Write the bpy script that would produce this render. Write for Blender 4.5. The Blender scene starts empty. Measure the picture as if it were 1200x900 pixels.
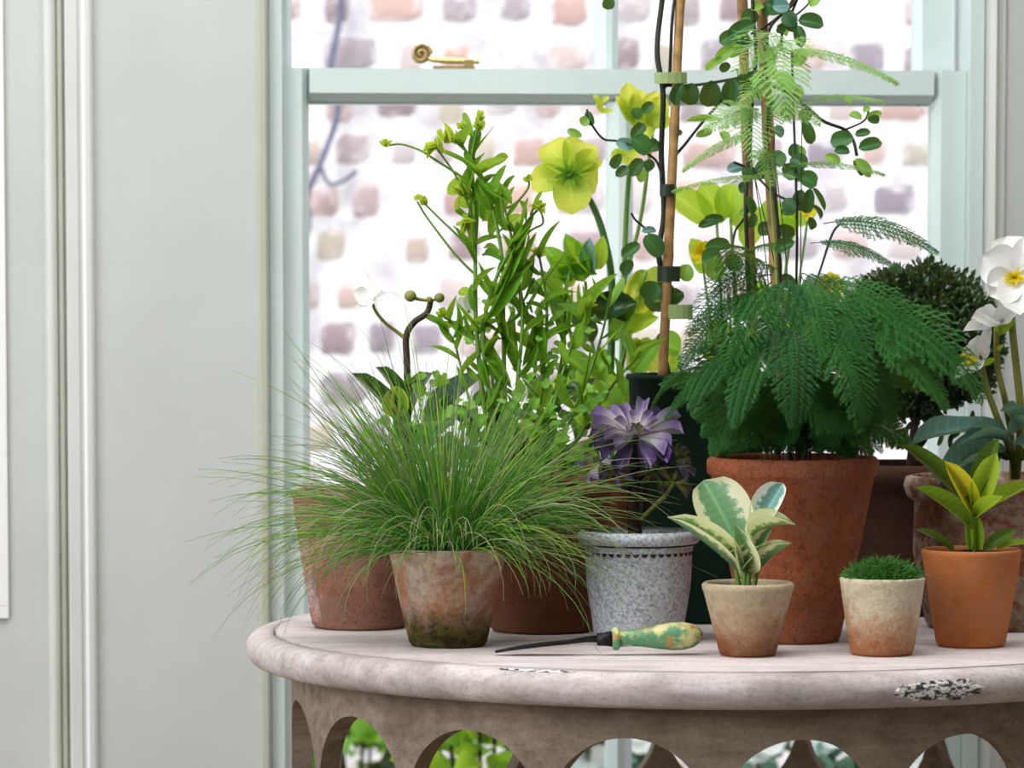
import bpy, math, random
from math import sin, cos, pi, sqrt, radians as R
from mathutils import Vector as V, Matrix as M, noise as NZ

scene = bpy.context.scene
col = scene.collection
# ------------------------------------------------------------------ camera
PITCH = math.atan(5000/60000)
CAM = V((0, -5, 1.186))
CP, SP = cos(PITCH), sin(PITCH)
cd = bpy.data.cameras.new('camera')
cam = bpy.data.objects.new('camera', cd); col.objects.link(cam)
cam.location = CAM
cam.rotation_euler = (pi/2 - PITCH, 0, 0)
cd.sensor_width = 36; cd.lens = 150; cd.shift_y = (717-450)/1200
cd.dof.use_dof = True; cd.dof.focus_distance = 4.8; cd.dof.aperture_fstop = 7.5
scene.camera = cam
# ------------------------------------------------------------------ world, lights, exposure
w = bpy.data.worlds.new('sky'); scene.world = w; w.use_nodes = True
w.node_tree.nodes['Background'].inputs[0].default_value = (0.90, 0.95, 1.0, 1)
w.node_tree.nodes['Background'].inputs[1].default_value = 1.9
sd = bpy.data.lights.new('sun', 'SUN'); so = bpy.data.objects.new('sun', sd); col.objects.link(so)
sd.energy = 3.2; sd.angle = R(18); sd.color = (1, .96, .92)
so.rotation_euler = (R(33), 0, R(-14))
ad = bpy.data.lights.new('side_window_daylight', 'AREA'); ao = bpy.data.objects.new('side_window_daylight', ad); col.objects.link(ao)
ad.shape = 'RECTANGLE'; ad.size = 2.4; ad.size_y = 1.9; ad.energy = 52; ad.color = (.95, .98, 1)
ao.location = (-2.75, -2.5, 1.95)
ao.rotation_euler = (V((.25, .1, .8)) - V(ao.location)).to_track_quat('-Z', 'Y').to_euler()
rd = bpy.data.lights.new('overhead_fill', 'AREA'); ro = bpy.data.objects.new('overhead_fill', rd); col.objects.link(ro)  # added overhead fill, no real fitting; brightens table top and plants
rd.shape = 'RECTANGLE'; rd.size = 2.2; rd.size_y = 1.2; rd.energy = 40; rd.color = (1, .99, .97)
ro.location = (-.2, -.75, 2.88); ro.rotation_euler = (0, 0, 0)
vs = scene.view_settings
vs.view_transform = 'Standard'; vs.look = 'None'; vs.gamma = 1; vs.use_curve_mapping = False
vs.exposure = 0.42
scene.cycles.max_bounces = 10
scene.cycles.transparent_max_bounces = 16
# ------------------------------------------------------------------ measuring helpers
F = V((0, CP, -SP)); U_ = V((0, SP, CP)); X_ = V((1, 0, 0))
def ray(px, py):
    return X_*((px-600)/5000) + U_*((717-py)/5000) + F
def W(px, py, Y):
    d = ray(px, py); return CAM + d*((Y-CAM.y)/d.y)
def ground(px, py, z):
    d = ray(px, py); return CAM + d*((z-CAM.z)/d.z)
def sc(Y, py=600):
    d = ray(600, py); return 5000*d.y/(Y-CAM.y)          # pixels per metre at depth Y
ZT = .75
rnd = random.Random(7)
def uni(a, b): return rnd.uniform(a, b)
# ------------------------------------------------------------------ materials
class Nd:
    def __init__(s, name):
        s.m = bpy.data.materials.new(name); s.m.use_nodes = True
        s.t = s.m.node_tree; s.t.nodes.clear(); s.out = s.n('ShaderNodeOutputMaterial')
    def n(s, typ, **kw):
        o = s.t.nodes.new(typ)
        for k, v in kw.items(): setattr(o, k, v)
        return o
    def link(s, a, b): s.t.links.new(a, b)
    def put(s, sock, v):
        if hasattr(v, 'is_linked') or isinstance(v, bpy.types.NodeSocket): s.link(v, sock)
        elif isinstance(v, (tuple, list)) and len(v) == 3 and sock.type == 'RGBA': sock.default_value = (*v, 1)
        else: sock.default_value = v
    def coord(s, which='Object', scale=(1, 1, 1), loc=(0, 0, 0)):
        c = s.n('ShaderNodeTexCoord'); mp = s.n('ShaderNodeMapping')
        mp.inputs['Scale'].default_value = scale; mp.inputs['Location'].default_value = loc
        s.link(c.outputs[which], mp.inputs[0]); return mp.outputs[0]
    def noise(s, vec, scale, detail=4, rough=.55, dist=0):
        o = s.n('ShaderNodeTexNoise'); s.link(vec, o.inputs['Vector'])
        o.inputs['Scale'].default_value = scale; o.inputs['Detail'].default_value = detail
        o.inputs['Roughness'].default_value = rough; o.inputs['Distortion'].default_value = dist
        return o.outputs['Fac']
    def voro(s, vec, scale, feat='F1'):
        o = s.n('ShaderNodeTexVoronoi', feature=feat); s.link(vec, o.inputs['Vector']); o.inputs['Scale'].default_value = scale
        return o.outputs['Distance']
    def ramp(s, fac, a, b, c0=0., c1=1.):
        o = s.n('ShaderNodeMapRange'); s.put(o.inputs[0], fac)
        o.inputs[1].default_value = a; o.inputs[2].default_value = b; o.inputs[3].default_value = c0; o.inputs[4].default_value = c1
        return o.outputs[0]
    def mix(s, f, a, b):
        o = s.n('ShaderNodeMix', data_type='RGBA'); s.put(o.inputs[0], f); s.put(o.inputs[6], a); s.put(o.inputs[7], b)
        return o.outputs[2]
    def math(s, op, a, b=0.):
        o = s.n('ShaderNodeMath', operation=op); s.put(o.inputs[0], a); s.put(o.inputs[1], b); return o.outputs[0]
    def sep(s, vec):
        o = s.n('ShaderNodeSeparateXYZ'); s.link(vec, o.inputs[0]); return o.outputs
    def rand(s): return s.n('ShaderNodeObjectInfo').outputs['Random']
    def bump(s, h, strength=.3, dist=.002):
        o = s.n('ShaderNodeBump'); o.inputs['Strength'].default_value = strength; o.inputs['Distance'].default_value = dist
        s.link(h, o.inputs['Height']); return o.outputs[0]
    def bsdf(s, color, rough=.5, normal=None, metal=0., spec=.5):
        o = s.n('ShaderNodeBsdfPrincipled'); s.put(o.inputs['Base Color'], color); s.put(o.inputs['Roughness'], rough)
        o.inputs['Metallic'].default_value = metal; o.inputs['Specular IOR Level'].default_value = spec
        if normal is not None: s.link(normal, o.inputs['Normal'])
        return o.outputs[0]
    def done(s, sh): s.link(sh, s.out.inputs[0]); return s.m

def srgb(r, g, b):
    f = lambda c: (c/255/12.92) if c/255 <= .04045 else ((c/255+.055)/1.055)**2.4
    return (f(r), f(g), f(b))

def paint(name, c, rough=.45, var=.05, bump=.15):
    n = Nd(name); v = n.coord('Object')
    f = n.noise(v, 6, 4); g = n.noise(v, 45, 3)
    dark = tuple(x*(1-var*2) for x in c)
    cc = n.mix(n.ramp(f, .35, .7), c, dark)
    vs_ = n.coord('Object', (60, 60, 4)); brush = n.noise(vs_, 3, 3)
    return n.done(n.bsdf(cc, rough, n.bump(n.math('ADD', g, brush), bump, .0012)))

def leafmat(name, a, b, trans=.35, rough=.4, vein=0., edge=None, tr_col=None, spec=.4, tip=None):
    """a, b: two leaf tones; vein: lighter mid rib; edge: colour of leaf margin; tip: colour of the tip"""
    n = Nd(name); uv = n.coord('UV'); xyz = n.sep(uv)
    ob = n.coord('Object'); nz = n.noise(ob, 3.0, 3)
    f = n.math('ADD', n.math('MULTIPLY', n.rand(), .7), n.math('MULTIPLY', nz, .35))
    c = n.mix(f, a, b)
    ax = n.math('ABSOLUTE', n.math('SUBTRACT', xyz[0], .5))
    if vein:
        lt = tuple(min(1, x*1.9+.03) for x in b)
        c = n.mix(n.math('MULTIPLY', n.ramp(ax, .05, .012), vein), c, lt)
        wv = n.n('ShaderNodeTexWave'); wv.wave_type = 'BANDS'; wv.bands_direction = 'Y'
        n.link(n.coord('UV', (1, 1, 1)), wv.inputs['Vector']); wv.inputs['Scale'].default_value = 3.2; wv.inputs['Distortion'].default_value = 1.5
        c = n.mix(n.math('MULTIPLY', n.ramp(wv.outputs['Fac'], .8, 1), vein*.35), c, lt)
    if edge:
        e = n.math('ADD', ax, n.math('MULTIPLY', n.math('SUBTRACT', n.noise(n.coord('UV', (1, 1.6, 1)), 5, 3), .5), .5))
        c = n.mix(n.ramp(e, .27, .33), c, edge)
    if tip:
        c = n.mix(n.ramp(xyz[1], .45, .8), c, tip)
    p = n.bsdf(c, rough, n.bump(n.noise(n.coord('UV', (6, 14, 1)), 4, 2), .15, .001), spec=spec)
    t = n.n('ShaderNodeBsdfTranslucent'); n.put(t.inputs[0], tr_col if tr_col else n.mix(.35, c, (.75, .85, .08)))
    m = n.n('ShaderNodeMixShader'); m.inputs[0].default_value = trans
    n.link(p, m.inputs[1]); n.link(t.outputs[0], m.inputs[2])
    return n.done(m.outputs[0])

def plain(name, c, rough=.6, var=.25, scale=40, bump=.3, spec=.4, metal=0.):
    n = Nd(name); v = n.coord('Object'); f = n.noise(v, scale, 5)
    c2 = tuple(x*(1-var*1.6) for x in c)
    return n.done(n.bsdf(n.mix(n.ramp(f, .35, .65), c, c2), rough, n.bump(f, bump, .002), metal, spec))

def potmat(name, base, dark, lime=(.62, .58, .50), lime_amt=.4, lime_hi=.0, moss=0., stain=.3, seed=0., pits=.5, rust=None, ochre=.35, grey=.25):
    """weathered clay: clay tones, soft lime bloom, ochre and grey patina, fine grime, algae near the foot"""
    n = Nd(name); ob = n.coord('Object', loc=(seed, seed*.7, seed*.3)); gz = n.sep(n.coord('Generated'))[2]
    a = n.noise(ob, 14, 8, .65); b = n.noise(ob, 85, 8, .72); fine = n.noise(ob, 240, 5, .75); st = n.noise(n.coord('Object', (20, 20, 90), (seed, 0, seed)), 1, 6, .65)
    c = n.mix(n.ramp(n.math('ADD', n.math('MULTIPLY', a, .7), n.math('MULTIPLY', st, .35)), .34, .72), base, dark)
    o1 = n.noise(n.coord('Object', loc=(seed+4, 2, seed)), 19, 7, .7)
    c = n.mix(n.math('MULTIPLY', n.ramp(o1, .48, .68), ochre), c, tuple(x*y for x, y in zip(base, (.85, 1.05, .8))))
    l = n.noise(ob, 24, 9, .74, .5)
    lf = n.math('ADD', n.math('ADD', l, n.math('MULTIPLY', gz, lime_hi)), n.math('MULTIPLY', n.math('SUBTRACT', fine, .5), .35))
    c = n.mix(n.ramp(lf, .70-.45*lime_amt, .94-.45*lime_amt), c, lime)
    g1 = n.noise(n.coord('Object', loc=(seed+9, 1, 3)), 17, 7, .7)
    c = n.mix(n.math('MULTIPLY', n.ramp(g1, .5, .7), grey), c, tuple(sum(lime)/3*k for k in (.72, .78, .80)))
    if rust:
        rf = n.math('ADD', n.math('ADD', n.noise(ob, 16, 7, .7), n.math('MULTIPLY', gz, -.55)), n.math('MULTIPLY', n.math('SUBTRACT', fine, .5), .3))
        c = n.mix(n.math('MULTIPLY', n.ramp(rf, .16, .50), .9), c, rust)
    c = n.mix(n.math('MULTIPLY', n.ramp(b, .50, .72), stain), c, tuple(x*.4 for x in dark))
    c = n.mix(n.math('MULTIPLY', n.ramp(fine, .5, .72), stain*.9), c, tuple(x*.3 for x in dark))
    if moss:
        mf = n.math('ADD', n.math('ADD', n.noise(ob, 24, 8, .72), n.math('MULTIPLY', gz, -1.15)), n.math('MULTIPLY', n.math('SUBTRACT', fine, .5), .4))
        mc = n.mix(n.ramp(b, .42, .62), (.022, .020, .006), (.085, .070, .012))
        c = n.mix(n.math('MULTIPLY', n.ramp(mf, .02, .34), moss), c, mc)
    p1 = n.voro(ob, 150); h = n.math('ADD', n.math('ADD', b, n.math('MULTIPLY', fine, .6)), n.math('MULTIPLY', n.ramp(p1, 0, .3), pits))
    return n.done(n.bsdf(c, .88, n.bump(h, .55, .0026), spec=.2))
# ------------------------------------------------------------------ mesh helpers
def tag(o, label=None, cat=None, group=None, kind=None):
    if label: o['label'] = label
    if cat: o['category'] = cat
    if group: o['group'] = group
    if kind: o['kind'] = kind
    return o
def mdata(name, vs, fs, mats, uv=None, smooth=True, mi=None):
    me = bpy.data.meshes.new(name); me.from_pydata([tuple(v) for v in vs], [], fs)
    for m in (mats if isinstance(mats, list) else [mats]): me.materials.append(m)
    if uv:
        ul = me.uv_layers.new(name='UVMap'); fl = []
        for f in fs:
            for i in f: fl.extend(uv[i])
        ul.data.foreach_set('uv', fl)
    if mi: me.polygons.foreach_set('material_index', mi)
    if smooth: me.polygons.foreach_set('use_smooth', [True]*len(fs))
    me.update(); return me
class Thing:
    def __init__(s, name, loc, label, cat, group=None, rotz=0):
        s.r = bpy.data.objects.new(name, None); col.objects.link(s.r); s.loc = V(loc); s.r.location = s.loc
        s.r.empty_display_size = .05
        tag(s.r, label, cat, group)
    def mesh(s, name, vs, fs, mats, uv=None, smooth=True, mi=None, parent=None, kind=None, label=None):
        me = mdata(name, [V(v)-s.loc for v in vs], fs, mats, uv, smooth, mi)
        o = bpy.data.objects.new(name, me); col.objects.link(o); o.parent = parent or s.r
        tag(o, label, kind=kind); return o
    def inst(s, name, me, mw, parent=None, label=None):
        o = bpy.data.objects.new(name, me); col.objects.link(o); o.parent = parent or s.r
        o.matrix_basis = M.Translation(-s.loc) @ mw
        tag(o, label); return o
def single(name, vs, fs, mats, label=None, cat=None, group=None, kind=None, uv=None, smooth=True, loc=(0, 0, 0), mi=None):
    me = mdata(name, [V(v)-V(loc) for v in vs], fs, mats, uv, smooth, mi)
    o = bpy.data.objects.new(name, me); o.location = loc; col.objects.link(o); return tag(o, label, cat, group, kind)
def box(x0, x1, y0, y1, z0, z1, vs, fs):
    b = len(vs)
    for z in (z0, z1): vs += [V((x0, y0, z)), V((x1, y0, z)), V((x1, y1, z)), V((x0, y1, z))]
    for f in ((3, 2, 1, 0), (4, 5, 6, 7), (0, 1, 5, 4), (1, 2, 6, 5), (2, 3, 7, 6), (3, 0, 4, 7)): fs.append(tuple(b+i for i in f))
def spline(pts, n=6):
    """Catmull-Rom through points (any dimension tuples)"""
    P = [tuple(p) for p in pts]; P = [P[0]]+P+[P[-1]]; out = []
    for i in range(1, len(P)-2):
        for k in range(n):
            t = k/n; a, b, c, d = P[i-1], P[i], P[i+1], P[i+2]
            out.append(tuple(.5*((2*b[j])+(-a[j]+c[j])*t+(2*a[j]-5*b[j]+4*c[j]-d[j])*t*t+(-a[j]+3*b[j]-3*c[j]+d[j])*t**3) for j in range(len(b))))
    out.append(P[-2]); return out
def tube(pts, rad, vs, fs, sides=6, cap=True, uv=None):
    pts = [V(p) for p in pts]; n = len(pts); b0 = len(vs)
    if not isinstance(rad, (list, tuple)): rad = [rad]*n
    prev = None
    for i, p in enumerate(pts):
        t = (pts[min(i+1, n-1)]-pts[max(i-1, 0)]).normalized()
        if prev is None:
            a = t.orthogonal().normalized()
        else:
            a = (prev - t*prev.dot(t))
            a = a.normalized() if a.length > 1e-6 else t.orthogonal().normalized()
        prev = a; bb = t.cross(a)
        for k in range(sides):
            q = 2*pi*k/sides; vs.append(p+(a*cos(q)+bb*sin(q))*rad[i])
            if uv is not None: uv.append((k/sides, i/(n-1)))
    for i in range(n-1):
        for k in range(sides):
            k2 = (k+1) % sides
            fs.append((b0+i*sides+k, b0+i*sides+k2, b0+(i+1)*sides+k2, b0+(i+1)*sides+k))
    if cap:
        fs.append(tuple(b0+k for k in range(sides))[::-1]); fs.append(tuple(b0+(n-1)*sides+k for k in range(sides)))
def lathe(prof, c, vs, fs, seg=48, wob=0., seed=0., rot=None):
    """prof list of (r,z); c centre at z=0"""
    b = len(vs); c = V(c); n = len(prof)
    for i, (r, z) in enumerate(prof):
        for k in range(seg):
            a = 2*pi*k/seg; p = V((r*cos(a), r*sin(a), z))
            if wob and r > 0:
                q = NZ.noise(V((cos(a)*1.3+seed, sin(a)*1.3, z*9+seed)))*wob; p.x *= 1+q; p.y *= 1+q
            if rot: p = rot @ p
            vs.append(c+p)
    for i in range(n-1):
        for k in range(seg):
            k2 = (k+1) % seg
            fs.append((b+i*seg+k, b+i*seg+k2, b+(i+1)*seg+k2, b+(i+1)*seg+k))
    fs.append(tuple(b+(n-1)*seg+k for k in range(seg)))
    fs.append(tuple(b+k for k in range(seg))[::-1])
def leafmesh(name, mat, a=.55, b=.75, bend=.4, cup=.0, fold=.0, wave=0., nl=9, nw=4, tw=0., stalk=0., notch=0., seed=0, mats=None):
    """unit leaf: base at origin, length 1 along +Y, width 1 across X, face +Z"""
    vs, fs, uv = [], [], []; rr = random.Random(seed)
    mx = (a/(a+b))**a*(b/(a+b))**b
    y = z = 0.; ph = rr.uniform(0, 6)
    for i in range(nl+1):
        t = i/nl; ang = bend*(t-.25)
        if i: y += cos(ang)/nl; z -= sin(ang)/nl
        tt = min(max(t, .0), 1.)
        w_ = (max(tt, 1e-4)**a*max(1-tt, 0)**b)/mx*.5
        w_ = max(w_, .015 if i < nl else .004)
        if t < stalk: w_ = .03
        for j in range(nw+1):
            s = j/nw*2-1; tq = tw*t
            zz = cup*s*s*w_*2+fold*abs(s)*w_*2+wave*sin(t*9+ph+(1.3 if s > 0 else 0))*abs(s)**1.5
            yy = y+(notch*abs(s)**2 if i == nl else 0)
            x = s*w_
            vs.append(V((x*cos(tq)-zz*sin(tq), yy, z+zz*cos(tq)+x*sin(tq)))); uv.append((j/nw, t))
    for i in range(nl):
        for j in range(nw):
            q = i*(nw+1)+j; fs.append((q, q+1, q+nw+2, q+nw+1))
    return mdata(name, vs, fs, mats or mat, uv)
def frame(base, tip, width, nh=(0, -1, .35)):
    base, tip = V(base), V(tip); d = tip-base; L = d.length; d = d/L
    n = V(nh); n = n-d*n.dot(d)
    if n.length < .05: n = d.orthogonal()
    n.normalize(); x = d.cross(n)
    m = M.Identity(4)
    for i in range(3):
        m[i][0] = x[i]*width; m[i][1] = d[i]*L; m[i][2] = n[i]*L; m[i][3] = base[i]
    return m
def leaf(th, me, p0, p1, wpx, nh=(0, -1, .35), name='leaf', parent=None, label=None):
    """p = (px, py, Y)"""
    a, b = W(*p0), W(*p1)
    return th.inst(name, me, frame(a, b, wpx/sc(p0[2]), nh), parent, label)
def stem(th, pts, rpx, mat, name='stem', sides=6, taper=.7, parent=None, n=6, label=None):
    """pts list of (px,py,Y)"""
    q = [W(*p) for p in spline(pts, n)]; k = len(q); r = rpx/sc(pts[0][2])
    vs, fs, uv = [], [], []
    tube(q, [r*(1-(1-taper)*i/(k-1)) for i in range(k)], vs, fs, sides, uv=uv)
    return th.mesh(name, vs, fs, mat, uv=uv, parent=parent, label=label)
def blob(th, name, c, r, mat, parent=None, squash=1., seg=12, lump=0., seed=0):
    c = V(c); prof = [(max(r*sin(pi*i/8), r*.02), -r*squash*cos(pi*i/8)) for i in range(9)]
    vs, fs = [], []; lathe(prof, c, vs, fs, seg, lump, seed); return th.mesh(name, vs, fs, mat, parent=parent)
# ------------------------------------------------------------------ shared materials
M_wall = paint('wall_paint', srgb(197, 201, 199), .5, .03)
M_trim = paint('trim_paint', srgb(214, 216, 212), .4, .03)
M_hilite = paint('moulding_highlight_paint', srgb(243, 243, 244), .3, .01)  # highlight on the mouldings, painted in as a whiter tone
M_bead = paint('old_cream_paint', srgb(186, 189, 174), .45, .05)
M_sash = paint('sash_paint_sky_tint', srgb(212, 225, 224), .35, .03)  # same paint as the wall, bluish outdoor light mixed into its colour
M_ceil = paint('ceiling_paint', srgb(235, 235, 232), .7, .02)
def m_floor():
    n = Nd('floor_boards'); v = n.coord('Object', (1, 9, 1)); f = n.noise(v, 3, 5)
    return n.done(n.bsdf(n.mix(f, srgb(150, 132, 112), srgb(112, 94, 76)), .5))
M_floor = m_floor()
def m_glass():
    n = Nd('window_glass'); t = n.n('ShaderNodeBsdfTransparent'); t.inputs[0].default_value = (.97, .985, .985, 1)
    g = n.n('ShaderNodeBsdfGlossy'); g.inputs['Roughness'].default_value = .02
    fr = n.n('ShaderNodeFresnel'); fr.inputs[0].default_value = 1.45
    m = n.n('ShaderNodeMixShader'); n.link(n.math('MULTIPLY', fr.outputs[0], .6), m.inputs[0])
    n.link(t.outputs[0], m.inputs[1]); n.link(g.outputs[0], m.inputs[2]); return n.done(m.outputs[0])
M_glass = m_glass()
M_brass = plain('aged_brass', (.72, .54, .24), .38, .25, 300, .1, .5, .6)
# ------------------------------------------------------------------ the window wall (turned a little, its right end further off)
YAW = R(6)
WO = W(730, 300, .62); WO.z = 0
WM = M.Translation(WO) @ M.Rotation(YAW, 4, 'Z')
WI = WM.inverted(); WN = V((-sin(YAW), cos(YAW), 0))
def WW(px, py, v=0.):
    """pixel -> (u, z) on the plane v of the window wall"""
    d = ray(px, py); t = ((WO-CAM).dot(WN)+v)/d.dot(WN); q = WI @ (CAM+d*t); return q.x, q.z
def UU(px, v=0.): return WW(px, 400, v)[0]
def wobj(name, vs, fs, mat, parent=None, kind=None, smooth=False, label=None):
    o = bpy.data.objects.new(name, mdata(name, vs, fs, mat, None, smooth)); col.objects.link(o)
    if parent: o.parent = parent
    else: o.matrix_world = WM
    return tag(o, label, kind=kind)
def wprism(name, prof, z0, z1, mat, parent=None, kind=None):
    """prof: (u,v) outline, extruded in z"""
    n = len(prof); vs = [V((u, v, z)) for z in (z0, z1) for u, v in prof]
    fs = [(i, (i+1) % n, n+(i+1) % n, n+i) for i in range(n)]+[tuple(range(n))[::-1], tuple(range(n, 2*n))]
    return wobj(name, vs, fs, mat, parent, kind)
ZTOP = 2.9
u316, u1153 = UU(316), UU(1153)
vs, fs = [], []
box(-2.6, u316, 0, .14, 0, ZTOP, vs, fs); box(u1153, 2.5, 0, .14, 0, ZTOP, vs, fs)
box(u316, u1153, 0, .14, 2.52, ZTOP, vs, fs); box(u316, u1153, 0, .14, 0, .24, vs, fs)
wobj('wall_back', vs, fs, M_wall, kind='structure')
# mouldings on the wall, from the left
def bead(a, b, h, k=7):
    return [(a, .004)]+[(a+(b-a)*(.5-.5*cos(pi*i/k)), -h*sin(pi*i/k)**.7 if 0 < i < k else 0.) for i in range(k+1)]+[(b, .004)]
wprism('trim_1', bead(UU(53), UU(69), .016), 0, ZTOP, M_trim, kind='structure')
a, b = UU(69.5), UU(76)
wprism('trim_2', [(a, .004), (a, -.008), (b-.002, -.008), (b, -.005), (b, .004)], 0, ZTOP, M_bead, kind='structure')
a, b, c = UU(78.5), UU(98), UU(111)
wprism('trim_3', [(a, .004), (a, -.011), (a+.003, -.014), (b-.006, -.014), (b-.004, -.010), (b, -.010), (b, .004)], 0, ZTOP, M_trim, kind='structure')
wprism('trim_4', [(b, .004), (b, -.012), (b+.004, -.0155), (c-.004, -.012), (c, -.004), (c, .004)], 0, ZTOP, M_hilite, kind='structure')  # light-catching edge, its brightness painted into the colour
a, b = UU(302), UU(314.5)
wprism('trim_5', [(a, .004), (a, -.004), (a+.004, -.0075), (b-.003, -.0075), (b, -.004), (b, .004)], 0, ZTOP, M_bead, kind='structure')
a, b = UU(1155.5), UU(1176)
wprism('trim_6', [(a, .004), (a, -.008), (a+.008, -.012), (a+.012, -.004), (b-.002, -.004), (b, -.001), (b, .004)], 0, ZTOP, M_trim, kind='structure')
# raised panel moulding at far left
u5 = UU(7); zb = WW(5, 724)[1]; zt = WW(5, -120)[1]
vs, fs = [], []
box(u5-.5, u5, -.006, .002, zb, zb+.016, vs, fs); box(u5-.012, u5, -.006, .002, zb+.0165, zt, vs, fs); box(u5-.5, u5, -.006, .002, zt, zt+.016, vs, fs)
wobj('trim_7', vs, fs, M_hilite, kind='structure')
vs, fs = [], []; box(u5-.5, u5-.0125, -.002, .002, zb+.017, zt-.001, vs, fs)
wobj('trim_8', vs, fs, M_bead, kind='structure')
# ---- window: frame, two sliding sashes, panes
win = bpy.data.objects.new('window_1', None); col.objects.link(win); win.matrix_world = WM; win.empty_display_size = .1
tag(win, 'tall white painted sash window with one vertical glazing bar per sash', kind='structure')
zbot, ztop = .27, 2.5
VL, VU = .028, .075                                   # room faces of lower and upper sash
vs, fs = [], []
box(u316+.0012, UU(331, VL), .010, .135, zbot-.02, ztop, vs, fs); box(UU(1130.5, VL), u1153-.0015, .006, .135, zbot-.02, ztop, vs, fs)
box(UU(331, VL), UU(1130.5, VL), .010, .135, ztop-.03, ztop, vs, fs); box(UU(331, VL), UU(1130.5, VL), -.04, .135, zbot-.03, zbot, vs, fs)
wobj('window_frame', vs, fs, M_sash, win)
def member(name, u0, u1, z0, z1, v0, th, b, sides, mat, parent):
    """a sash bar with a bevel of width b on chosen sides ('l','r','t','b')"""
    f0 = v0; i = V((u0, f0, z0)); l = b if 'l' in sides else 0; r = b if 'r' in sides else 0; t = b if 't' in sides else 0; bo = b if 'b' in sides else 0
    vs = [V((u0+l, f0, z0+bo)), V((u1-r, f0, z0+bo)), V((u1-r, f0, z1-t)), V((u0+l, f0, z1-t)),
          V((u0, f0+th*.55, z0)), V((u1, f0+th*.55, z0)), V((u1, f0+th*.55, z1)), V((u0, f0+th*.55, z1)),
          V((u0, f0+th, z0)), V((u1, f0+th, z0)), V((u1, f0+th, z1)), V((u0, f0+th, z1))]
    fs = [(0, 1, 2, 3), (0, 4, 5, 1), (1, 5, 6, 2), (2, 6, 7, 3), (3, 7, 4, 0), (4, 8, 9, 5), (5, 9, 10, 6), (6, 10, 11, 7), (7, 11, 8, 4), (11, 10, 9, 8)]
    return wobj(name, vs, fs, mat, parent)
def sash(name, uo0, ui0, ui1, uo1, z0, z0i, z1i, z1, v, um, wm, bv):
    s = bpy.data.objects.new(name, None); col.objects.link(s); s.parent = win
    th = .04
    member('stile', uo0, ui0+bv, z0, z1, v, th, bv, 'r', M_sash, s); member('stile', ui1-bv, uo1, z0, z1, v, th, bv, 'l', M_sash, s)
    member('rail', ui0+bv, ui1-bv, z1i-bv, z1, v, th, bv, 'b', M_sash, s); member('rail', ui0+bv, ui1-bv, z0, z0i+bv, v, th, bv, 't', M_sash, s)
    member('glazing_bar', um-wm/2, um+wm/2, z0i+bv, z1i-bv, v, th, wm*.36, 'lr', M_sash, s)
    for a, b in ((ui0+bv, um-wm/2), (um+wm/2, ui1-bv)):
        vv, ff = [], []; box(a, b, v+th*.6, v+th*.6+.003, z0i+bv, z1i-bv, vv, ff); wobj('pane', vv, ff, M_glass, s)
    return s
zr1 = WW(700, 81, VL)[1]; zr1i = WW(700, 110, VL)[1]
low = sash('lower_sash', UU(331.5, VL), UU(355, VL), UU(1101, VL), UU(1130, VL), zbot+.002, zbot+.08, zr1i, zr1, VL, UU(729, VL), .034, .010)
upp = sash('upper_sash', UU(322, VU), UU(338, VU), UU(1078, VU), UU(1113, VU), zr1-.045, zr1-.005, ztop-.09, ztop-.032, VU, UU(713, VU), .030, .007)
# brass fastener on the meeting rail
vs, fs = [], []
cu, cz = WW(494, 63, VL-.004)
sp = [(cu+(.0135-.0011*t)*cos(t*1.0), VL+.001, cz+(.0135-.0011*t)*sin(t*1.0)) for t in [i*.25 for i in range(44)]]
tube(sp, [.0022]*44, vs, fs, 6)
lock = wobj('sash_fastener', vs, fs, M_brass, low, smooth=True, label='scrolled aged brass sash fastener')
vs, fs = [], []
k = 20; cc = V((cu, VL+.004, cz))
for y in (0, .004):
    for i in range(k): vs.append(cc+V((.0125*cos(2*pi*i/k), y, .0125*sin(2*pi*i/k))))
fs += [tuple(range(k)), tuple(range(k, 2*k))[::-1]]+[(i, k+i, k+(i+1) % k, (i+1) % k) for i in range(k)]
wobj('scroll_plate', vs, fs, M_brass, lock)
vs, fs = [], []
e0 = WW(508, 70, VL); e1 = WW(562, 72, VL)
tube([(cu+.009, VL+.004, cz-.006), (e0[0], VL+.004, e0[1]), (e0[0]+.02, VL+.004, e1[1]+.001), (e1[0], VL+.004, e1[1])], [.003, .0035, .0045, .0035], vs, fs, 8)
box(e0[0], e1[0]-.006, VL, VL+.02, zr1-.0005, zr1+.0035, vs, fs)
box(e1[0]-.02, e1[0]-.008, VL, VL+.014, zr1+.0035, zr1+.0115, vs, fs)
wobj('locking_arm', vs, fs, M_brass, lock)
# ------------------------------------------------------------------ rest of the room
vs, fs = [], []; box(-3, 3, -6.6, .95, -.06, 0, vs, fs); single('floor', vs, fs, M_floor, kind='structure', smooth=False)
vs, fs = [], []
box(-3, 3, -6.6, .95, ZTOP, ZTOP+.1, vs, fs)
single('ceiling', vs, fs, M_ceil, kind='structure', smooth=False)
vs, fs = [], []
box(-3.1, -3, -6.6, -3.7, 0, ZTOP, vs, fs); box(-3.1, -3, -1.3, .6, 0, ZTOP, vs, fs); box(-3.1, -3, -3.7, -1.3, 0, 1.0, vs, fs); box(-3.1, -3, -3.7, -1.3, ZTOP-.1, ZTOP, vs, fs)
single('wall_left', vs, fs, M_wall, kind='structure', smooth=False)
vs, fs = [], []; box(3, 3.1, -6.6, .95, 0, ZTOP, vs, fs); single('wall_right', vs, fs, M_wall, kind='structure', smooth=False)
vs, fs = [], []; box(-3.1, 3.1, -6.7, -6.6, 0, ZTOP, vs, fs); single('wall_front', vs, fs, M_wall, kind='structure', smooth=False)
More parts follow.
